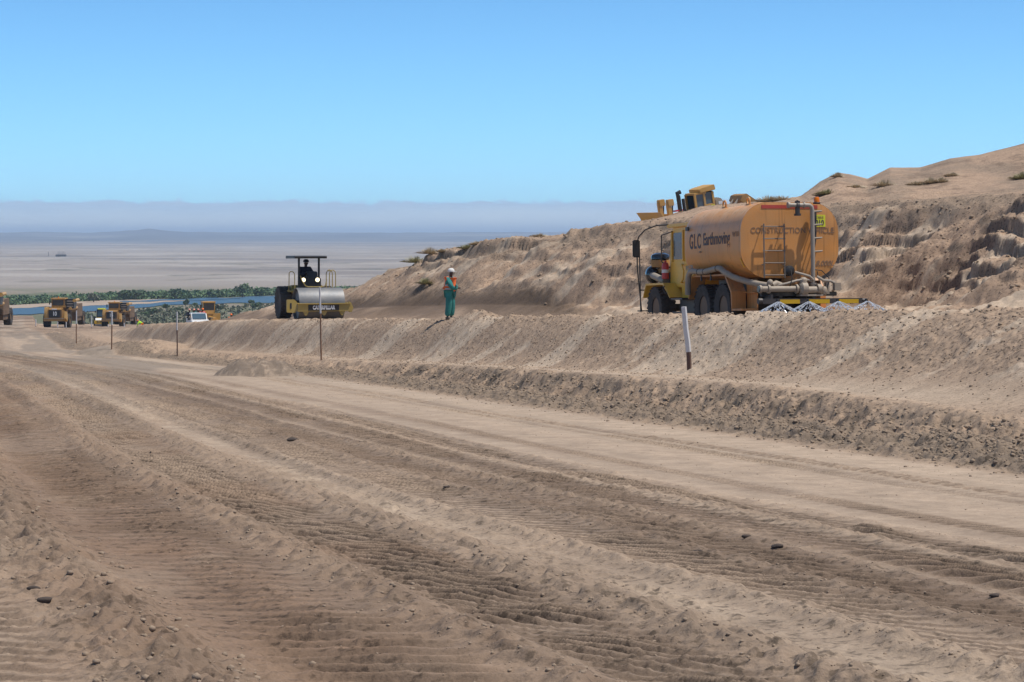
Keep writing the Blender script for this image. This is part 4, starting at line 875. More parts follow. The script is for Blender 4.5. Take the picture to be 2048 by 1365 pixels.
    skin('jacket', [ch, tuple(u), tuple(lowj), nk, A['shL'], A['elL'], wrist('L'), A['shR'], A['elR'], wrist('R')],
         [(0, 1), (1, 2), (0, 3), (0, 4), (4, 5), (5, 6), (0, 7), (7, 8), (8, 9)], [(.215, .15), (.205, .15), (.20, .155), .07, .10, .088, .07, .10, .088, .07], top, P)
    if vest:
        v_ = skin('vest', [ch, tuple(u), tuple(lowj + (Vc(ch) - lowj) * .12), tuple(Vc(nk) * .6 + Vc(ch) * .4)], [(0, 1), (1, 2), (0, 3)], [(.235, .18), (.235, .185), (.24, .19), (.185, .14)], vest, P)
        if pose == 'stand':
            for z in (1.08, 1.20):
                MB().lathe([(.001, 0), (.196, .0), (.196, .045), (.001, .045)], (0, 0, z), 'z', 24).build('reflective_band', 'reflect_grey', v_).scale = (1.0, 1.22, 1.0)
    for s_ in 'LR':
        a, t = Vc(L['ank' + s_]), Vc(L['toe' + s_])
        MB().tube([a + Vc((-.06, 0, -.03)), a + Vc((-.01, 0, -.02)), (a + t) / 2, t + Vc((.03, 0, .0))], [.045, .055, .05, .036], 10).build('shoe', 'shoe_black', P)
    c = MB(); dirn = 1
    c.lathe([(.118, 0.0), (.121, .03), (.112, .075), (.08, .115), (.03, .13)], (hx - .005, 0, hz + .055), 'z', 20)
    c.box((hx + .12, 0, hz + .062), (.11, .15, .012))
    c.build('cap' if hat == 'cap_white' else 'helmet', hat, P)
    return P

X_, Y_ = (900 - 1024) / F * 84.0, 84.0
worker('person', (X_, Y_, ground_z(X_, Y_) - 0.01), math.radians(-14), 'person in teal overalls, orange safety vest and white cap standing with folded arms', vest='fabric_orange')

# ================================================================== big drum roller
YR = 112.0; XR = (637 - 1024) / F * YR
rl_ = empty('road_roller', (XR, YR, ground_z(XR, YR) - 0.02), math.radians(-72), 0, 'olive yellow single drum roller with black canopy and lit headlights facing the camera', 'road roller')
dr = MB().lathe([(0.60, -0.96), (0.74, -0.96), (0.74, -1.08), (0.765, -1.09), (0.77, -1.07), (0.77, 1.07), (0.765, 1.09), (0.74, 1.08), (0.74, 0.96), (0.60, 0.96)], (0, 0, 0.77), 'y', 64).build('drum', 'drum_steel', rl_)
for s_ in (1, -1): MB().cyl((0, s_ * 1.0, .77), (0, s_ * 1.16, .77), 0.2).build('axle_end', 'dark_steel', dr)
fr = MB(); fr.span((0.92, -1.25, 0.46), (1.10, 1.25, 0.82)); fr.span((0.9, -1.27, 0.80), (1.16, 1.27, 0.84)); fr.span((-1.05, -1.24, 0.52), (0.95, -1.15, 0.86)); fr.span((-1.05, 1.15, 0.52), (0.95, 1.24, 0.86)); fr.span((-1.15, -1.24, 0.45), (-0.95, 1.24, 0.9)); fr.span((-1.9, -0.35, 0.5), (-1.1, 0.35, 0.85))
frame_ = fr.build('drum_frame', 'olive_yellow', rl_, bev=0.012)
MB().prism([(-1.72, 0.42), (-1.76, 0.46), (-1.76, 0.98), (-1.72, 1.02), (-1.40, 1.02), (-1.28, 0.92), (-1.28, 0.50), (-1.36, 0.40)], 0.95, 1.06, 'x').build('side_plate', 'olive_yellow', frame_, bev=0.01)
MB().span((1.05, -1.60, 0.60), (1.075, -1.53, 0.86)).build('slot', 'fabric_dark', frame_)
MB().prism([(1.20, 0.42), (1.20, 0.92), (1.32, 0.86), (1.42, 0.62), (1.36, 0.42)], 0.95, 1.04, 'x').build('side_plate', 'olive_yellow', frame_, bev=0.01)
for y in (-0.85, 0.02, 0.88): MB().prism([(y - 0.14, 0.46), (y + 0.14, 0.46), (y + 0.07, 0.32), (y, 0.27), (y - 0.07, 0.32)], 1.0, 1.07, 'x').build('tow_lug', 'olive_yellow', frame_)
MB().span((1.10, -0.75, 0.50), (1.112, 0.72, 0.77)).build('name_plate', 'black_paint', frame_)
text('lettering', 'CATERPILLAR', 'letter_white', frame_, 0.24, lambda u, v, d: Vc((1.116 + d, u - 0.01, 0.635 + v)), 0.72, 0.012)
MB().span((-0.75, -1.1, 1.02), (-0.68, 1.1, 1.12)).build('scraper_bar', 'dark_steel', frame_)
ch_ = MB(); ch_.span((-1.7, -0.7, 0.75), (-2.5, 0.7, 1.45)); ch_.prism([(-2.4, 0.8), (-2.4, 1.62), (-4.3, 1.50), (-4.5, 1.3), (-4.5, 0.8)], -0.75, 0.75); ch_.span((-1.6, -0.95, 1.30), (-2.7, 0.95, 1.38)); ch_.build('body', 'olive_yellow', rl_, bev=0.02)
MB().span((-1.58, -0.62, 0.95), (-1.66, 0.5, 1.95)).span((-1.60, -0.55, 1.95), (-2.0, 0.42, 2.02)).build('front_panel', 'black_paint', rl_, bev=0.01)
dash = MB().prism([(-1.62, 2.0), (-1.70, 2.28), (-2.0, 2.28), (-2.1, 2.0)], -0.15, 0.35).build('dashboard', 'black_paint', rl_, bev=0.03)
MB().tube([(-2.18 + 0.12 * math.sin(a), 0.10 + 0.17 * math.cos(a), 2.20 + 0.05 * math.sin(a)) for a in np.linspace(0, 2 * math.pi, 15)], 0.015).build('steering_wheel', 'black_paint', dash)
MB().span((-2.35, -0.28, 1.38), (-2.85, 0.28, 1.62)).span((-2.80, -0.28, 1.55), (-2.92, 0.28, 2.15)).build('seat', 'fabric_dark', rl_, bev=0.03)
for y in (-0.36, 0.32): MB().lathe([(0.06, -0.08), (0.115, -0.02), (0.12, 0.01)], (-1.56, y, 1.88), 'x', 20).build('lamp_housing', 'black_paint', rl_); MB().lathe([(0.105, 0), (0.09, 0.02), (0.04, 0.035)], (-1.555, y, 1.88), 'x', 20).build('headlight', 'lamp_on', rl_)
for y in (-0.55, 0.42): MB().span((-1.66, y - 0.045, 1.35), (-1.75, y + 0.045, 2.90)).build('canopy_post', 'black_paint', rl_, bev=0.008)
MB().prism([(-1.30, 2.90), (-1.26, 2.97), (-1.35, 3.02), (-3.15, 3.02), (-3.2, 2.95), (-3.2, 2.88)], -0.86, 0.72).build('canopy', 'black_paint', rl_, bev=0.01)
rail = lambda pts, m='olive_yellow': MB().tube(pts, 0.021, 8).build('handrail', m, rl_)
rail([(-1.50, -0.52, 2.08), (-1.45, -0.46, 1.85), (-1.42, -0.30, 1.60), (-1.42, -0.16, 1.55), (-1.42, 0.55, 1.55), (-1.44, 0.68, 1.62), (-1.46, 0.74, 1.9)])
for xx in (-1.45, -2.1): rail([(xx, 0.88, 1.35), (xx, 0.88, 2.18), (xx, 0.93, 2.30), (xx, 1.04, 2.35), (xx, 1.15, 2.28), (xx, 1.18, 2.15), (xx, 1.18, 1.35)])
rail([(-1.45, 0.93, 2.30), (-2.1, 0.93, 2.30)]); rail([(-1.5, -0.80, 1.30), (-1.5, -0.80, 2.15), (-1.55, -0.86, 2.26), (-1.7, -0.95, 2.28), (-1.9, -0.98, 2.2), (-1.95, -0.98, 1.30)])
for s_ in (1, -1): wheel(rl_, (-3.0, s_ * 1.0, 0.78), 0.78, 0.60, side=s_, lugs=20)
Mr = Matrix.Translation(rl_.location) @ Matrix.Rotation(math.radians(-72), 4, 'Z')
worker('person', Mr @ Vc((-2.35, -0.10, 1.20)), math.radians(-72 + 12), 'dark silhouetted person driving the big drum roller under its canopy', top='fabric_dark', legs='fabric_dark', hat='helmet_dark' if 'helmet_dark' in MATS else 'fabric_dark', pose='sit', scale=1.15)

# ================================================================== motor scrapers
def scraper(loc, rz, number, label):
    S = empty('motor_scraper', loc, rz, 0, label, 'motor scraper', 'motor scrapers waiting on the lower ground')
    b = MB(); b.span((2.3, -0.95, 1.30), (-1.2, 0.95, 2.50)); b.prism([(2.3, 2.5), (2.1, 2.72), (-0.2, 2.85), (-0.2, 2.5)], -0.9, 0.9); b.span((-0.3, -1.2, 1.5), (-2.3, 1.2, 2.1))
    hood = b.build('hood', 'scraper_yellow_shaded', S, bev=0.04)
    MB().span((2.30, -0.80, 1.42), (2.36, 0.72, 2.46)).build('radiator', 'black_paint', S)
    for k in range(7): MB().span((2.36, -0.78, 1.52 + k * 0.13), (2.38, 0.70, 1.54 + k * 0.13)).build('grille_bar', 'dark_steel', S)
    text('number', number, 'letter_white', hood, 0.78, lambda u, v, d: Vc((2.395 + d, u + 0.0, 1.95 + v)), 0.75, 0.02)
    MB().span((2.30, -0.40, 2.50), (2.36, 0.30, 2.66)).build('headlamp_strip', 'lamp_glass', S, bev=0.02)
    MB().span((2.2, -1.42, 1.5), (2.0, -0.98, 2.3)).build('lamp_box', 'rust_yellow', S, bev=0.03); MB().lathe([(.13, 0), (.13, .06)], (2.2, -1.22, 2.1), 'x', 12).build('headlight', 'lamp_glass', S)
    MB().span((2.37, 0.76, 1.5), (2.30, 0.93, 2.5)).build('radiator_frame', 'mud_brown', S)
    MB().span((2.35, -1.48, 0.95), (2.65, 1.35, 1.34)).build('bumper', 'rust_yellow', S, bev=0.03)
    MB().span((2.66, -1.45, 1.30), (2.42, 1.30, 1.36)).build('bumper_step', 'galv_pipe', S)
    MB().prism([(2.2, 1.36), (2.35, 2.2), (2.1, 2.85), (0.4, 2.85), (0.2, 1.9), (1.4, 1.36)], -1.46, -0.98).build('fender', 'machine_yellow', S, bev=0.03)
    MB().prism([(2.2, 1.1), (2.5, 1.3), (2.2, 2.3), (1.6, 2.1), (1.4, 1.2), (1.8, 0.8)], 1.30, 1.62).build('fender', 'machine_yellow', S, bev=0.03)
    c = MB(); c.prism([(0.9, 2.75), (0.95, 3.95), (-0.95, 4.0), (-1.0, 2.75)], -0.72, 1.12); cb_ = c.build('cab', 'scraper_yellow_shaded', S, bev=0.03)
    MB().span((1.15, -0.80, 3.92), (-1.05, 1.20, 4.08)).build('cab_roof', 'machine_yellow', cb_, bev=0.03)
    MB().span((0.90, -0.58, 3.10), (0.97, 0.92, 3.82)).build('windscreen', 'glass_dark', cb_); MB().span((-0.8, 1.10, 3.05), (0.75, 1.14, 3.82)).build('side_window', 'glass_dark', cb_)
    MB().span((0.95, -0.7, 2.86), (1.0, 1.1, 3.02)).build('cab_band', 'machine_yellow', cb_); MB().lathe([(0.07, 0), (0.08, .1), (.04, .17)], (0.2, 0.1, 4.08), 'z', 12).build('beacon', 'beacon_orange', cb_)
    MB().span((1.4, -0.95, 3.2), (1.5, -0.80, 3.7)).build('mirror', 'black_paint', cb_)
    for k in range(3): MB().span((0.2, 1.25, 2.85 + 0.36 * k), (0.26, 2.15, 3.00 + 0.36 * k)).build('louvre', 'galv_pipe', S)
    MB().span((0.1, 1.16, 2.6), (-1.6, 2.2, 3.95)).build('engine_cage', 'black_paint', S, bev=0.02)
    g = MB(); g.tube([(-1.6, 0, 2.2), (-2.0, 0, 3.0), (-3.0, 0, 3.4), (-4.6, 0, 3.3), (-5.6, 0, 2.7)], [0.35, 0.4, 0.42, 0.4, 0.35], 12); g.span((-4.7, -1.75, 2.4), (-5.5, 1.75, 2.95)); g.span((-5.0, 1.5, 1.3), (-9.0, 1.72, 1.9)); g.span((-5.0, -1.72, 1.3), (-9.0, -1.5, 1.9)); g.build('gooseneck', 'mud_brown', S, bev=0.02)
    bw = MB(); bw.prism([(-5.6, 0.7), (-5.4, 1.3), (-5.9, 3.0), (-9.6, 3.1), (-10.0, 1.4), (-9.2, 0.7)], -1.6, 1.6); bw.build('bowl', 'mud_brown', S, bev=0.03)
    MB().cyl((0.0, 2.30, 3.72), (-4.6, 1.95, 3.72), 0.20).cyl((0.35, 2.33, 3.72), (0.0, 2.30, 3.72), 0.24).build('hydraulic_cylinder', 'machine_yellow', S)
    MB().cyl((0.5, 1.75, 2.62), (-4.4, 1.75, 2.62), 0.20).build('hydraulic_cylinder', 'machine_yellow', S)
    MB().ell((-3.2, 1.75, 3.05), (0.6, 0.25, 0.5)).build('air_tank', 'dusty_pipe', S)
    MB().span((-0.6, 1.3, 1.2), (-1.6, 1.6, 2.4)).build('steps', 'mud_brown', S, bev=0.02)
    for x, R in ((0.3, 0.98), (-9.9, 1.0)):
        for s_ in (1, -1): wheel(S, (x, s_ * 1.42, R), R, 0.85, side=s_, lugs=18, rim_m='rust_yellow', rim_r=0.45)
    return S
def at(px, Y, dz=0.0):
    X = (px - 1024) / F * Y; return (X, Y, ground_z(X, Y) + dz)
VR = math.atan2
def face(px, off): # heading that points at the camera, turned by off degrees
    return math.atan2(-1.0, -(px - 1024) / F) + math.radians(off)
scraper(at(116, 330), face(116, -11), '10', 'yellow motor scraper with white number 10 on its radiator')
scraper(at(228, 392), face(228, -11), '14', 'yellow motor scraper with white number 14 in front of the small roller')
scraper(at(-40, 262), face(-40, -10), '12', 'yellow motor scraper cut off by the left edge of the photo')

# small yellow roller behind scraper 14
R2 = empty('road_roller', at(203, 408, -0.05), face(203, 2), 0, 'small bright yellow roller with white drum half hidden behind scraper 14', 'road roller')
MB().lathe([(0.55, -1.0), (0.72, -1.05), (0.72, 1.05), (0.55, 1.0)], (0.2, 0, 0.72), 'y', 40).build('drum', 'white_paint', R2)
rb = MB().span((1.0, -1.25, 0.50), (1.2, 1.25, 1.10)).span((-1.0, -1.22, 0.6), (1.0, -1.12, 1.0)).span((-1.0, 1.12, 0.6), (1.0, 1.22, 1.0)).build('drum_frame', 'bar_yellow', R2, bev=0.02)
text('lettering', 'BOMAG', 'letter_dark', rb, 0.5, lambda u, v, d: Vc((1.205 + d, u - 0.1, 0.82 + v)), 0.85, 0.015)
MB().prism([(-1.2, 0.7), (-1.2, 1.5), (-4.2, 1.5), (-4.2, 0.7)], -0.8, 0.8).build('body', 'bar_yellow', R2, bev=0.03)
rc = MB().span((-1.3, -0.75, 1.4), (-2.8, 0.75, 2.85)).build('cab', 'black_paint', R2, bev=0.03); MB().span((-1.27, -0.6, 1.7), (-1.3, 0.6, 2.75)).build('windscreen', 'glass_blue', rc); MB().span((-1.2, -0.6, 2.85), (-2.9, 0.8, 3.05)).build('cab_roof', 'plate_yellow', rc, bev=0.03); MB().span((-1.2, -1.1, 2.3), (-1.25, -0.9, 2.6)).build('mirror', 'black_paint', rc)
for s_ in (1, -1): wheel(R2, (-3.2, s_ * 0.95, 0.75), 0.75, 0.55, side=s_, lugs=16)

# ================================================================== pickup with passengers, and grader
pk = empty('pickup_truck', at(396, 228), face(396, 7), 0, 'white double cab pickup half hidden behind the sand bank', 'pickup truck')
bd = MB(); bd.prism([(2.4, 0.5), (2.45, 0.85), (2.3, 1.02), (1.2, 1.12), (0.9, 1.10), (-2.6, 1.10), (-2.6, 0.5)], -0.86, 0.86); bd.build('body', 'white_paint', pk, bev=0.05)
pc = MB(); pc.prism([(1.25, 1.10), (0.55, 1.68), (-0.9, 1.70), (-1.15, 1.10)], -0.74, 0.74); pc_ = pc.build('cab', 'white_paint', pk, bev=0.04)
MB().prism([(1.22, 1.17), (0.60, 1.66), (0.66, 1.68), (1.28, 1.19)], -0.64, 0.64).build('windscreen', 'glass_blue', pc_)
for s_ in (1, -1):
    MB().span((-0.9, s_ * 0.74, 1.18), (0.6, s_ * 0.755, 1.6)).build('side_window', 'glass_dark', pc_); MB().span((2.38, s_ * 0.55, 0.78), (2.44, s_ * 0.82, 0.96)).build('headlight', 'lamp_glass', pk, bev=0.02); MB().box((1.0, s_ * 0.98, 1.15), (0.1, 0.2, 0.2)).build('mirror', 'black_paint', pk, bev=0.02)
MB().span((2.40, -0.45, 0.72), (2.46, 0.45, 0.92)).build('grille', 'dark_steel', pk); MB().span((2.35, -0.88, 0.42), (2.56, 0.88, 0.62)).build('bumper', 'dark_steel', pk, bev=0.03)
for x in (1.5, -1.7):
    for s_ in (1, -1): wheel(pk, (x, s_ * 0.78, 0.36), 0.36, 0.24, side=s_, rim_m='galv_pipe', lugs=0)
Mp = Matrix.Translation(pk.location) @ Matrix.Rotation(pk.rotation_euler.z, 4, 'Z')
pass_l = [('helmet_pink', 'fabric_dark', 'person in pale helmet sitting leftmost in the bed of the white pickup'), ('helmet_pink', 'fabric_green', 'person in pale helmet sitting second from left in the pickup bed'), ('helmet_pink', 'fabric_dark', 'person in pale helmet sitting third from left in the pickup bed'), ('helmet_orange', 'red_paint', 'person in red top leaning at the right side of the pickup bed')]
for i, (ht, tp, lb) in enumerate(pass_l):
    worker('person', Mp @ Vc((-1.7 + 0.1 * (i % 2), -0.62 + 0.42 * i, 0.62 + (0.05 if i == 3 else 0))), pk.rotation_euler.z, lb, 'passengers in the pickup bed', top=tp, legs='fabric_dark', hat=ht, pose='sit')
gr = empty('motor_grader', at(416, 300), face(416, 9), 0, 'yellow grader with square glazed cab behind the white pickup', 'motor grader')
gb_ = MB(); gb_.span((5.4, -0.22, 1.1), (0.2, 0.22, 1.5)); gb_.span((5.6, -0.5, 0.75), (5.2, 0.5, 1.3)); gb_.prism([(0.9, 1.0), (0.9, 1.9), (-3.6, 2.0), (-3.9, 1.6), (-3.9, 0.9)], -0.55, 0.55); gb_.span((0.9, -0.8, 1.35), (-0.6, 0.8, 1.85)); gb_.build('body', 'machine_yellow', gr, bev=0.03)
gc = MB(); gc.span((0.8, -0.74, 1.85), (-0.7, 0.74, 2.25))
for x in (0.76, -0.66):
    for y in (-0.71, 0.71): gc.span((x - 0.05, y - 0.05, 2.2), (x + 0.05, y + 0.05, 3.2))
gcab = gc.build('cab', 'machine_yellow', gr, bev=0.01); MB().span((0.95, -0.82, 3.18), (-0.85, 0.82, 3.36)).build('cab_roof', 'machine_yellow', gcab, bev=0.02)
MB().span((0.74, -0.66, 2.25), (0.76, 0.66, 3.18)).build('windscreen', 'glass_dark', gcab)
for s_ in (1, -1): MB().span((-0.6, s_ * 0.70, 2.25), (0.7, s_ * 0.715, 3.18)).build('side_window', 'glass_dark', gcab); MB().tube([(0.8, s_ * 0.8, 2.8), (1.0, s_ * 1.05, 2.85)], 0.02).box((1.0, s_ * 1.08, 2.75), (0.06, 0.2, 0.34)).build('mirror', 'black_paint', gcab)
MB().prism([(2.6, 0.35), (2.75, 0.95), (2.65, 0.95), (2.5, 0.35)], -1.7, 1.7).build('blade', 'rust_yellow', gr); MB().span((1.4, 0.4, 1.0), (1.6, 1.3, 1.9)).build('lift_arm', 'machine_yellow', gr)
for x in (5.4, -1.2, -2.9):
    for s_ in (1, -1): wheel(gr, (x, s_ * 1.0, 0.65), 0.65, 0.36, side=s_, rim_m='machine_yellow', lugs=16)
worker('person', at(282, 322, -0.25), face(282, -90), 'person in lime green vest and orange trousers bending by the rear wheel of scraper 14', top='hivis_green', legs='helmet_orange', hat='helmet_orange', pose='bend', vest='hivis_green')
worker('person', at(462, 232, 1.0 - 1.2), face(462, 30), 'person with bright orange helmet just showing above the sand heap', top='helmet_orange', legs='fabric_dark', hat='helmet_orange')

# ================================================================== bulldozer on the crest
YD = 165.0; XD = (1402 - 1024) / F * YD; s0 = 470 - 371
zd = 470 - 371; zd = zd / F * YD - 3.50
dz = empty('bulldozer', (XD, YD, zd), math.radians(180 + 22), math.radians(9), 'yellow bulldozer with blade and rear ripper tilted on the crest of the dune', 'bulldozer', scale=1.0)
# local x forward; z=0 at the tracks' base
tb = MB()
for s_ in (1, -1):
    tb.prism([(2.0, 0.15), (2.35, 0.5), (2.1, 0.9), (0.1, 1.15), (-1.6, 0.95), (-1.9, 0.5), (-1.5, 0.1)], s_ * 0.75, s_ * 1.25)
tracks = tb
for s_ in (1, -1): MB().prism([(2.0, 0.15), (2.35, 0.5), (2.1, 0.9), (0.1, 1.15), (-1.6, 0.95), (-1.9, 0.5), (-1.5, 0.1)], min(s_ * 0.75, s_ * 1.25), max(s_ * 0.75, s_ * 1.25)).build('track', 'dark_steel', dz, bev=0.06)
MB().prism([(0.35, 1.1), (0.35, 1.95), (2.15, 1.75), (2.25, 1.2), (2.2, 1.0)], -0.62, 0.62).build('hood', 'machine_yellow', dz, bev=0.04)
MB().span((2.3, -0.7, 1.0), (2.55, 0.7, 1.9)).build('radiator_guard', 'machine_yellow', dz, bev=0.04)
MB().span((1.2, -0.2, 1.95), (1.75, 0.2, 2.05)).build('hood_panel', 'red_paint', dz)
for y in (0.78, -0.62): MB().span((2.35, y - 0.16, 1.0), (2.65, y + 0.16, 2.75)).span((2.15, y - 0.2, 2.45), (2.6, y + 0.2, 2.9)).build('lift_tower', 'machine_yellow', dz, bev=0.03)
for y in (0.78, -0.62): MB().tube([(2.2, y, 2.5), (2.35, y, 1.6), (2.1, y, 1.2)], 0.05).build('lift_hose', 'black_paint', dz)
MB().prism([(3.55, 1.05), (3.30, 1.4), (3.35, 1.75), (3.65, 2.20), (3.75, 2.20), (3.5, 1.75), (3.45, 1.4), (3.7, 1.05)], -1.9, 1.9).build('blade', 'machine_yellow', dz, bev=0.01)
for s_ in (1, -1): MB().span((3.4, s_ * 1.3, 1.15), (0.5, s_ * 1.42, 1.35)).build('push_arm', 'machine_yellow', dz)
MB().tube([(1.35, 0.1, 1.9), (1.35, 0.1, 3.0), (1.40, 0.1, 3.18), (1.15, 0.1, 3.24)], 0.15, 14).build('exhaust_stack', 'black_paint', dz)
MB().tube([(1.02, 0.1, 1.9), (1.02, 0.1, 2.75)], 0.11, 12).build('air_intake', 'black_paint', dz)
dc = MB(); dc.span((0.45, -0.75, 1.45), (-1.05, 0.75, 1.75)); dc.span((0.42, -0.72, 2.88), (-0.5, 0.72, 3.02))
for x in (0.40, -0.30, -0.98):
    for y in (-0.70, 0.70): dc.span((x - 0.08, y - 0.06, 1.6), (x + 0.08, y + 0.06, 2.95))
dc.span((-0.32, -0.75, 1.7), (-1.05, 0.75, 2.15)); dcab = dc.build('cab', 'machine_yellow', dz, bev=0.015)
MB().prism([(0.0, 2.98), (0.05, 3.22), (-0.2, 3.30), (-1.15, 3.42), (-1.2, 3.05)], -0.85, 0.85).build('cab_roof', 'machine_yellow', dcab, bev=0.03)
for s_ in (1, -1): MB().span((0.32, s_ * 0.68, 1.65), (-0.24, s_ * 0.70, 2.88)).build('door_window', 'glass_blue', dcab); MB().span((-0.38, s_ * 0.68, 2.15), (-0.9, s_ * 0.70, 2.95)).build('side_window', 'glass_blue', dcab); MB().span((-1.0, s_ * 0.76, 1.78), (-0.72, s_ * 0.77, 2.05)).build('marker_plate', 'plate_yellow', dcab)
MB().span((-1.03, -0.62, 2.2), (-1.06, 0.62, 3.0)).build('rear_window', 'glass_dark', dcab)
ft = MB().prism([(-1.1, 1.3), (-1.1, 2.35), (-1.3, 2.50), (-1.62, 2.40), (-1.8, 2.0), (-1.8, 1.3)], -0.7, 0.7).build('fuel_tank', 'dusty_pipe', dz, bev=0.05); MB().span((-1.35, 0.705, 2.0), (-1.65, 0.715, 2.2)).build('tank_decal', 'white_paint', ft)
for y in (0.35, -0.35): MB().cyl((-2.1, y, 1.2), (-3.25, y, 2.2), 0.10).build('ripper_cylinder', 'galv_pipe', dz); MB().cyl((-2.3, y, 1.2), (-2.8, y, 1.55), 0.18).build('ripper_arm', 'machine_yellow', dz)
MB().prism([(-2.95, 2.0), (-3.15, 2.35), (-3.5, 2.42), (-4.3, 1.75), (-4.35, 1.4), (-3.5, 1.3), (-3.3, 1.7)], -0.9, 0.9).build('ripper_frame', 'rust_yellow', dz, bev=0.02)
MB().prism([(-3.3, 1.9), (-3.5, 1.9), (-3.9, 0.6), (-3.75, 0.6)], -0.08, 0.08).build('ripper_tooth', 'dark_steel', dz)

# ================================================================== survey stakes
def stake(px, py, top_px, width, label, lean=0.0, dark=False, Y=None, white=0.55):
    if Y is None: X, Yv = hit(px, py, 30)
    else: Yv = Y; X = (px - 1024) / F * Y
    z = ground_z(X, Yv); H = (py - top_px) / F * Yv
    o = empty('survey_stake', (X, Yv, z), 0.3, 0, label, 'survey stake', 'survey stakes along the haul road'); o.rotation_euler = (0.0, lean, 0.35)
    w0 = width; rs = np.random.RandomState(int(px)); n = 7; zs = np.linspace(-0.25, H, n); off = np.cumsum(rs.normal(0, w0 * 0.12, n))
    def pole(a, b, name, m, ww):
        zz = np.linspace(a, b, 5); bb = MB(); xs_ = np.interp(zz, zs, off)
        for k in range(4):
            bb.prism([(-ww / 2 + xs_[k], -ww * 0.3), (ww / 2 + xs_[k], -ww * 0.3), (ww / 2 + xs_[k], ww * 0.3), (-ww / 2 + xs_[k], ww * 0.3)], zz[k], zz[k + 1] + 0.001, 'z') if False else None
        bb.tube([(xs_[k], 0, zz[k]) for k in range(5)], ww / 2, 4)
        return bb.build(name, m, o)
    cut = H * (1 - white)
    pole(-0.25, cut, 'post', 'stake_dark' if dark else 'stake_wood', w0); pole(cut, H, 'painted_top', 'stake_white', w0 * 1.12)
    return o
s_big = stake(1377, 740, 614, 0.115, 'nearest stake leaning left, white with a dark foot, below the water truck', lean=-0.11, dark=True, white=0.72)
stake(643, 721, 575, 0.058, 'tall thin stake standing in front of the big drum roller', lean=-0.02, white=0.36)
stake(354, 713, 625, 0.06, 'stake with dark lower half standing on the sand ledge left of the heap', lean=-0.02, dark=True, white=0.42)
stake(223, 700, 624, 0.07, 'stake in front of scraper 14 with brown lower half', white=0.36)
stake(153, 688, 622, 0.07, 'stake in front of the rear wheels of scraper 10 with brown lower half', white=0.4)
for px, py, tp, lb in ((116, 654, 641, 'short white stake between the wheels of scraper 10'), (132, 653, 640, 'short white stake beside the front right wheel of scraper 10'), (72, 641, 626, 'thin distant stake alone left of scraper 10'), (183, 652, 626, 'thin distant stake standing between scraper 10 and the small roller'), (216, 649, 642, 'tiny white stake at the front left wheel of scraper 14'), (248, 650, 640, 'tiny white stake at the front right wheel of scraper 14')):
    stake(px, py, tp, 0.11, lb, Y=295 if px < 200 else 340, white=0.9)

# ================================================================== vegetation
def leafball(name, lobes, n, size, m, parent=None, loc=(0, 0, 0), seed=0):
    """crown of many small leaf clumps spread through the lobes' volume"""
    rs = np.random.RandomState(seed); Vs = []; tot = sum(l[3] ** 2 for l in lobes)
    for cx, cy, cz, r, fl in lobes:
        k = int(n * r * r / tot) + 3
        d = rs.normal(size=(k, 3)); d /= np.linalg.norm(d, axis=1)[:, None]
        rr = r * (0.55 + 0.5 * rs.rand(k)) * (0.85 + 0.25 * np.sin(d[:, 0] * 7 + cx) * np.cos(d[:, 1] * 6 + cy))
        Vs.append(np.stack([cx + d[:, 0] * rr, cy + d[:, 1] * rr, cz + d[:, 2] * rr * fl], 1))
    C = np.concatenate(Vs); k = len(C)
    a = rs.normal(size=(k, 3)); a /= np.linalg.norm(a, axis=1)[:, None]; b = np.cross(a, rs.normal(size=(k, 3))); b /= np.linalg.norm(b, axis=1)[:, None]
    s = size * (0.6 + 0.8 * rs.rand(k))[:, None]
    V = np.stack([C - a * s - b * s * .6, C + a * s - b * s * .5, C + a * s * .7 + b * s, C - a * s * .8 + b * s * .8], 1).reshape(-1, 3)
    V[:, 2] = np.maximum(V[:, 2], 0.05)
    Fc = np.arange(k * 4).reshape(k, 4); o = mesh_from_arrays(name, V, Fc, MATS[m], False); o.parent = parent; o.location = loc; return o
def tree(name, px, Y, W, H, label, m='leaf_green', seed=1, trunk=True, group=None, cat='tree', size=0.35, n=500, z=None):
    X = (px - 1024) / F * Y; zz = ground_z(X, Y) if z is None else z
    t = empty(name, (X, Y, zz), 0, 0, label, cat, group); rs = np.random.RandomState(seed); lobes = []
    for k in range(6): lobes.append((rs.uniform(-.5, .5) * W * .62, rs.uniform(-.4, .4) * W * .6, H * rs.uniform(.42, .72), W * rs.uniform(.2, .33), min(0.95, H / W * .8)))
    leafball('crown', lobes, n, size, m, t, seed=seed)
    tr = MB(); tr.tube([(0, 0, -0.2), (0.1, 0, H * .25), (0.0, 0.1, H * .5)], [H * .05, H * .04, H * .02], 7)
    for k in range(4):
        l = lobes[k]; tr.tube([(0.05, 0, H * .28), (l[0] * .6, l[1] * .6, l[2] * .8), (l[0], l[1], l[2])], [H * .025, H * .018, H * .006], 5)
    tr.build('trunk', 'bark', t); return t
ZP = -30.02
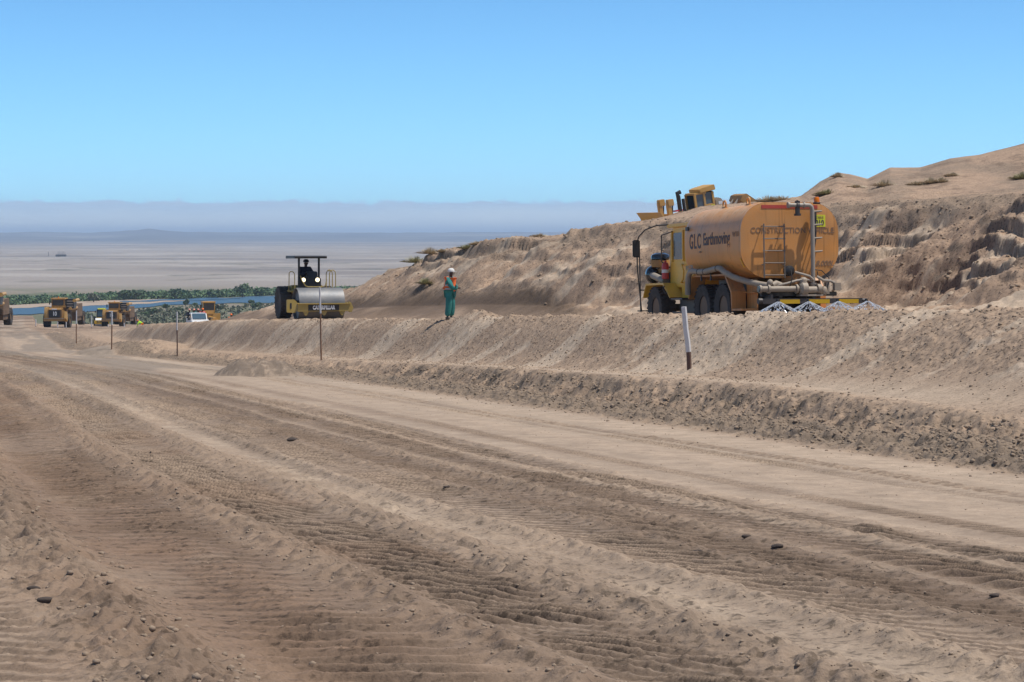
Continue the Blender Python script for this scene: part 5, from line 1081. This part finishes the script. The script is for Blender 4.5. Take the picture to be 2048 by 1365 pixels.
# river water lying in the flats
riv_near = [(-1200, 660), (0, 631), (120, 629), (250, 619), (330, 612), (450, 608), (560, 606), (800, 596), (1400, 575)]
riv_far = [(-1200, 640), (0, 619), (120, 614), (250, 610), (330, 605), (430, 598), (560, 592), (800, 584), (1400, 566)]
wmat = bpy.data.materials.new('river_water'); wmat.use_nodes = True; b = wmat.node_tree.nodes['Principled BSDF']; b.inputs['Base Color'].default_value = (0.05, 0.11, 0.17, 1); b.inputs['Roughness'].default_value = 0.5; b.inputs['IOR'].default_value = 1.33
nt = wmat.node_tree; wnn = nt.nodes.new('ShaderNodeTexNoise'); wnn.inputs['Scale'].default_value = 0.5; wnn.inputs['Detail'].default_value = 4; wbp = nt.nodes.new('ShaderNodeBump'); wbp.inputs['Distance'].default_value = 0.25; wgc = nt.nodes.new('ShaderNodeTexCoord'); nt.links.new(wgc.outputs['Object'], wnn.inputs['Vector']); nt.links.new(wnn.outputs[0], wbp.inputs['Height']); nt.links.new(wbp.outputs[0], b.inputs['Normal'])
def gp(px, py): Y = -ZP / ((py - 470) / F); return ((px - 1024) / F * Y, Y)
def water_strip(name, nearp, farp, dz, m, xs_):
    V = []; Fc = []
    for i, px in enumerate(xs_):
        yn = np.interp(px, [p[0] for p in nearp], [p[1] for p in nearp]) + 0.8 * math.sin(px * .05) + .5 * math.sin(px * .13); yf = np.interp(px, [p[0] for p in farp], [p[1] for p in farp]) + 0.6 * math.sin(px * .07 + 1)
        a, b2 = gp(px, yn), gp(px, min(yf, yn - 0.5)); V += [(a[0], a[1], ZP + dz), (b2[0], b2[1], ZP + dz)]
        if i: Fc.append((2 * i - 2, 2 * i, 2 * i + 1, 2 * i - 1))
    return tag(mesh_from_arrays(name, np.array(V), np.array(Fc), m, True), kind='structure')
water_strip('river', riv_near, riv_far, 0.25, wmat, np.arange(-1200, 1401, 20))
smat = bpy.data.materials.new('sand_bar'); smat.use_nodes = True; smat.node_tree.nodes['Principled BSDF'].inputs['Base Color'].default_value = (0.36, 0.28, 0.21, 1); smat.node_tree.nodes['Principled BSDF'].inputs['Roughness'].default_value = 0.95
water_strip('sand_bar', [(-300, 634), (0, 619), (120, 615), (250, 611), (340, 606), (380, 602.5)], [(-300, 622), (0, 608), (120, 604), (250, 600.5), (340, 600), (380, 601)], 0.32, smat, np.arange(-300, 381, 10))
water_strip('river', [(240, 606), (330, 604), (430, 601), (480, 600)], [(240, 604.5), (330, 601), (430, 597.5), (480, 598)], 0.42, wmat, np.arange(240, 481, 10))
# tree belt on the far bank: one uncountable wood of shrubs, plus single trees standing above it
rs = np.random.RandomState(5); Cc = []; sizes = []
xs_b = [-260, 0, 150, 250, 350, 450, 550, 650, 760, 900, 1100]; yb = [628, 613, 605, 601, 599, 595, 591, 588, 584, 580, 575]; yt_ = [600, 592, 589, 582, 581, 579, 575, 573, 571, 568, 566]
lob = []
for i in range(4200):
    px = rs.uniform(-260, 1100); y0, y1 = np.interp(px, xs_b, yb), np.interp(px, xs_b, yt_) + 11.5
    py = y0 - (y0 - y1) * rs.rand() ** 1.5; X, Y = gp(px, py)
    r = rs.uniform(1.1, 2.3) * (1.25 if rs.rand() < .12 else 1); lob.append((X, Y, ZP + r * .5, r, 0.75))
allC = []; allM = []
def belt(name, lob, per, size, m, label):
    rs = np.random.RandomState(9); L = np.array([(l[0], l[1], l[2], l[3]) for l in lob]); k = len(L) * per
    d = rs.normal(size=(k, 3)); d /= np.linalg.norm(d, axis=1)[:, None]; L = np.repeat(L, per, 0); r = L[:, 3:4] * (0.6 + 0.5 * rs.rand(k, 1))
    C = L[:, :3] + d * r * np.array([1, 1, .75]); a = rs.normal(size=(k, 3)); a /= np.linalg.norm(a, axis=1)[:, None]; b = np.cross(a, rs.normal(size=(k, 3))); b /= np.linalg.norm(b, axis=1)[:, None]; s = size * (.6 + .8 * rs.rand(k))[:, None]
    V = np.stack([C - a * s - b * s * .6, C + a * s - b * s * .5, C + a * s * .7 + b * s, C - a * s * .8 + b * s * .8], 1).reshape(-1, 3); V[:, 2] = np.maximum(V[:, 2], ZP + .1)
    return tag(mesh_from_arrays(name, V, np.arange(k * 4).reshape(k, 4), MATS[m], False), label, name.replace('_', ' '), kind='stuff')
belt('riverside_wood', lob, 34, 0.55, 'leaf_green', 'dense green belt of low trees along the far river bank')
lob2 = []
for i in range(420):
    px = rs.uniform(170, 700); py = np.interp(px, [170, 300, 420, 560, 700], [634, 622, 614, 610, 606]) + rs.rand() * 30; X, Y = gp(px, py)
    r = rs.uniform(0.6, 1.7); lob2.append((X, Y, ZP + r * .4, r, .7))
belt('river_scrub', lob2, 34, 0.4, 'leaf_grey', 'grey green low scrub covering the near river bank')
single = [(485, 596, 7.2, 7.6, 'leaf_dark', 'tallest rounded tree rising above the riverside wood left of the roller'), (352, 600, 5.6, 6.2, 'leaf_dark', 'dark tree rising from the riverside wood above the grader'), (519, 594, 6.0, 5.8, 'leaf_green', 'flat topped tree in the riverside wood close to the roller'), (248, 602, 7.0, 6.0, 'leaf_dark', 'dark rounded tree in the wood directly above scraper 14'), (272, 601, 5.6, 5.4, 'leaf_dark', 'dark tree in the wood right of the one above scraper 14'), (187, 606, 6.5, 5.0, 'leaf_grey', 'greyish flat tree in the wood above the small roller'), (424, 598, 5.5, 4.6, 'leaf_dark', 'dark tree in the wood between grader and roller'), (560, 594, 6.0, 5.0, 'leaf_green', 'green tree in the wood right behind the roller tyre')]
for i, (px, py, W, H, m, lb) in enumerate(single):
    X, Y = gp(px, py); tree('river_tree', px, Y, W * 1.15, H, lb, m, 20 + i, group='single trees rising above the wood', size=.45, n=420, z=ZP)
near_b = [(333, 622, 3.2, 2.8, 'dark round bush on the near bank left of the grader'), (371, 613, 2.6, 2.9, 'upright dark bush on the near bank above the pickup'), (303, 630, 3.4, 2.4, 'dark bush beside the person in lime green'), (290, 636, 3.2, 2.2, 'low dark bush directly behind the bending person'), (391, 616, 2.8, 2.0, 'small bush between pickup roof and river'), (438, 624, 3.0, 2.6, 'dark rounded bush immediately right of the grader cab'), (504, 609, 2.8, 1.8, 'small dark bush on the river edge above the orange helmet'), (514, 620, 4.4, 3.0, 'wide green bush near the sand slope left of the roller'), (355, 628, 3.5, 2.3, 'green bush left of the pickup roof')]
for i, (px, py, W, H, lb) in enumerate(near_b):
    X, Y = gp(px, py); tree('riverside_bush', px, Y, W * 1.2, H * 1.15, lb, 'leaf_dark', 60 + i, group='bushes on the near river bank', cat='bush', size=.3, n=320, z=ZP)
# far shelter with masts on the plain
X, Y = gp(122, 513.5); sh = empty('farm_shed', (X, Y, ZP - 0.5), 0, 0, 'tiny dark shed with four masts far out on the plain', 'shed')
MB().span((-7, -3, 0), (7, 3, 2.4)).prism([(-3.2, 2.4), (0, 3.6), (3.2, 2.4)], -7.2, 7.2, 'x').build('wall', 'dark_steel', sh)
for x in (-4, -1.5, 1.5, 4): MB().cyl((x, 0, 2.5), (x, 0, 7.5), 0.28).build('mast', 'dark_steel', sh)
X, Y = gp(97, 513); MB_ = MB().cyl((0, 0, 0), (0, 0, 6.5), 0.35, 0.25).box((0, 0, 6), (1.2, .3, .5)).build('power_pole', 'dark_steel'); MB_.location = (X, Y, ZP - .5); tag(MB_, 'tiny lone pole on the plain left of the far shed', 'pole')

# dry shrubs along the crest of the cut
def tuft(px, py, R, H, label, m='dry_grass', n=260, seed=0, y0=60, y1=200):
    X, Y = hit(px, py, y0, y1); z = ground_z(X, Y); rs = np.random.RandomState(seed)
    th = rs.rand(n) * 6.283; rr = R * rs.rand(n) ** .6; bx, by = np.cos(th) * rr * .45, np.sin(th) * rr * .45; R = R * .62; H = H * .5; hh = H * (0.25 + .8 * rs.rand(n)) * (1.1 - .6 * (rr / R / 1.25) ** 2); ja = rs.normal(0, .16 * R, (2, n)); tx, ty = bx + np.cos(th) * rr * .7 + ja[0], by + np.sin(th) * rr * .7 + ja[1]
    w_ = 0.007 + 0.008 * rs.rand(n); px_, py_ = -np.sin(th) * w_, np.cos(th) * w_
    o0 = np.zeros(n) - .05
    V = np.stack([np.stack([bx - px_, by - py_, o0], 1), np.stack([bx + px_, by + py_, o0], 1), np.stack([tx * .8 + bx * .2 + px_ * 1.5, ty * .8 + by * .2 + py_ * 1.5, hh * .75], 1), np.stack([tx, ty, hh], 1), ], 1).reshape(-1, 3)
    o = mesh_from_arrays('desert_shrub', V, np.arange(n * 4).reshape(n, 4), MATS[m], False); o.location = (X, Y, z); tag(o, label, 'shrub', 'dry shrubs on the dune crest'); return o
for i, a in enumerate([(832, 516, .85, .75, 'leftmost dry shrub on the crest of the cut above the person', 'bush_olive'), (860, 508, .7, .65, 'second dry shrub from the left on the cut crest', 'dry_grass'), (884, 503, .35, .25, 'tiny tuft between the crest shrubs above the person', 'dry_grass'), (935, 494, .6, .45, 'olive shrub on the crest right above the person', 'bush_olive'), (952, 490, .4, .35, 'small tuft next to the olive shrub on the crest', 'dry_grass'), (1080, 471, .5, .3, 'small shrub on the crest halfway to the bulldozer', 'dry_grass'), (853, 570, .55, .6, 'brown shrub sliding down the cut slope left of the person', 'bush_olive'),
        (1538, 403, .9, .65, 'wide grey shrub on the crest between bulldozer and tank', 'dry_grass'), (1562, 401, .8, .5, 'low grey shrub right above the tank', 'dry_grass'), (1654, 388, .55, .5, 'single green shrub on the slope below the pointed mound', 'bush_olive'), (1641, 391, .4, .3, 'small brown tuft left of the green shrub', 'dry_grass'), (1768, 372, .6, .65, 'grey upright shrub below the right dune', 'dry_grass'), (1833, 370, .5, .4, 'pale tuft below the middle of the right dune', 'dry_grass'), (1862, 367, .55, .6, 'large straw coloured shrub below the right dune', 'dry_grass'), (1884, 365, .45, .5, 'straw shrub right of the large straw coloured one', 'dry_grass'), (1712, 375, .45, .3, 'little tuft left of the grey upright shrub', 'dry_grass'), (1675, 354, .35, .45, 'tiny shrub on the tip of the pointed mound', 'dry_grass'), (2044, 358, .6, .7, 'dark shrub cut by the right edge of the photo', 'bush_olive'), (1905, 352, .4, .35, 'small tuft high on the right dune', 'dry_grass')]):
    tuft(*a, seed=100 + i, n=420)

# ================================================================== clods of earth
def rock_mesh(seed, r=1.0, sub=2):
    bm = bmesh.new(); bmesh.ops.create_icosphere(bm, subdivisions=sub, radius=r); rs = np.random.RandomState(seed); D = rs.normal(size=(7, 3)); D /= np.linalg.norm(D, axis=1)[:, None]; Ln = rs.uniform(.55, .9, 7)
    for v in bm.verts:
        p = np.array(v.co)
        for d, l in zip(D, Ln):
            k = p @ d
            if k > l * r: p = p - d * (k - l * r)
        v.co = Vc(p * (1 + .12 * math.sin(p[0] * 9 + seed) * math.cos(p[1] * 8)))
    vs = np.array([v.co[:] for v in bm.verts]); fs = np.array([[v.index for v in f.verts] for f in bm.faces]); bm.free(); return vs, fs
protos = [rock_mesh(k, 1.0, 1) for k in range(8)]
rs = np.random.RandomState(77); Vs = []; Fs = []; base = 0; P = []
def strew(n, w0, hw, y0, y1, smin, smax, pw=1.0):
    Y = y0 + (y1 - y0) * rs.rand(n) ** pw; w = w0 + rs.normal(size=n) * hw; s = smin + (smax - smin) * rs.rand(n) ** 3
    P.append(np.stack([w + Dsm(Y) - 0.10 * pn(w * .0 + (w + Dsm(Y)) * .25, Y * .11, 71) , Y, s], 1))
for w0, n, hw, sm in ((-2.78, 1500, .18, .05), (-4.15, 1700, .18, .055), (-6.05, 1800, .30, .075), (-0.28, 900, .08, .03), (-1.02, 1300, .15, .04), (-1.86, 1000, .10, .035), (1.5, 400, .06, .02), (-8.4, 900, .25, .07), (-5, 700, .7, .04), (-0.7, 800, .3, .035), (0.2, 900, .5, .035), (-7.5, 600, .6, .05), (5.2, 250, .3, .03)):
    strew(n, w0, hw, 10, 60, .006, sm * .42, 1.3)
strew(8500, 6.95, .45, 24, 90, .010, .040, 1.3); strew(1500, 7.2, .5, 24, 60, .015, .05, 1.2); strew(5500, 11.1, .8, 30, 110, .012, .042); strew(2200, 12.3, .35, 34, 110, .015, .05); strew(1200, 8.1, .2, 30, 75, .015, .05); strew(3000, 24.5, 2.0, 60, 150, .02, .10); strew(900, 27, 1.5, 60, 140, .02, .08); strew(900, 9.3, .5, 30, 90, .008, .03); strew(500, 3.5, 1.0, 15, 60, .006, .014)
P = np.concatenate(P); Zc = terrain(P[:, 0], P[:, 1], False)
for k in range(8):
    q = np.arange(len(P)) % 8 == k; pv, pf = protos[k]; C = P[q]; z = Zc[q]; n = len(C); a = rs.rand(n) * 6.283; ca_, sa = np.cos(a), np.sin(a)
    x = pv[:, 0][None] * ca_[:, None] - pv[:, 1][None] * sa[:, None]; y = pv[:, 0][None] * sa[:, None] + pv[:, 1][None] * ca_[:, None]; zz = np.repeat(pv[:, 2][None], n, 0) * .7
    s = C[:, 2:3]; V = np.stack([C[:, 0:1] + x * s, C[:, 1:2] + y * s, z[:, None] + s * .15 + zz * s], -1).reshape(-1, 3)
    Vs.append(V); Fs.append((pf[None] + (np.arange(n) * len(pv))[:, None, None]).reshape(-1, 3) + base); base += len(V)
cl = mesh_from_arrays('soil_clods', np.concatenate(Vs), np.concatenate(Fs), MATS['clod_earth'], False); tag(cl, 'crumbs and clods of dried earth strewn over the sandy ground', 'soil clods', kind='stuff')
for i, (px, py, r, lb) in enumerate([(585, 883, .075, 'isolated black clod lying mid road in the middle distance'), (66, 1182, .035, 'dark clod at the lower left of the foreground'), (90, 1212, .035, 'darker clod just right of and below the lower left one'), (1554, 1095, .032, 'dark clod near the smooth ribbon track on the right'), (1493, 1077, .028, 'brown clod left of the dark one by the ribbon track'), (1395, 1112, .032, 'dark flat clod in the middle of the rough strip'), (893, 977, .03, 'small dark clod in the rough strip at the centre'), (1990, 1195, .03, 'dark clod by the right edge of the rutted track')]):
    X, Y = hit(px, py, 9, 60); vs, fs = rock_mesh(30 + i, r, 2); vs[:, 2] *= .6; o = mesh_from_arrays('dark_clod', vs, fs, MATS['clod_dark'], False); o.location = (X, Y, ground_z(X, Y) + r * .3); o.scale = (1.5, .9, 1); tag(o, lb, 'clod', 'larger dark clods on the road')

# ------------------------------------------------------------------ haze: one closed box of even air
hm = bpy.data.materials.new('haze_air'); hm.use_nodes = True; nt = hm.node_tree; nt.nodes.clear()
vo = nt.nodes.new('ShaderNodeVolumePrincipled'); vo.inputs['Color'].default_value = (0.60, 0.78, 1.0, 1); vo.inputs['Density'].default_value = 0.00009; vo.inputs['Anisotropy'].default_value = 0.2
mo = nt.nodes.new('ShaderNodeOutputMaterial'); nt.links.new(vo.outputs[0], mo.inputs['Volume'])
bm = bmesh.new(); bmesh.ops.create_cube(bm, size=1)
me = bpy.data.meshes.new('haze'); bm.to_mesh(me); bm.free(); me.materials.append(hm)
hz = bpy.data.objects.new('haze', me); COL.objects.link(hz)
hz.scale = (150000, 46000, 150); hz.location = (0, 22900, 20); tag(hz, 'pale blue haze in the air over the plain', kind='stuff')
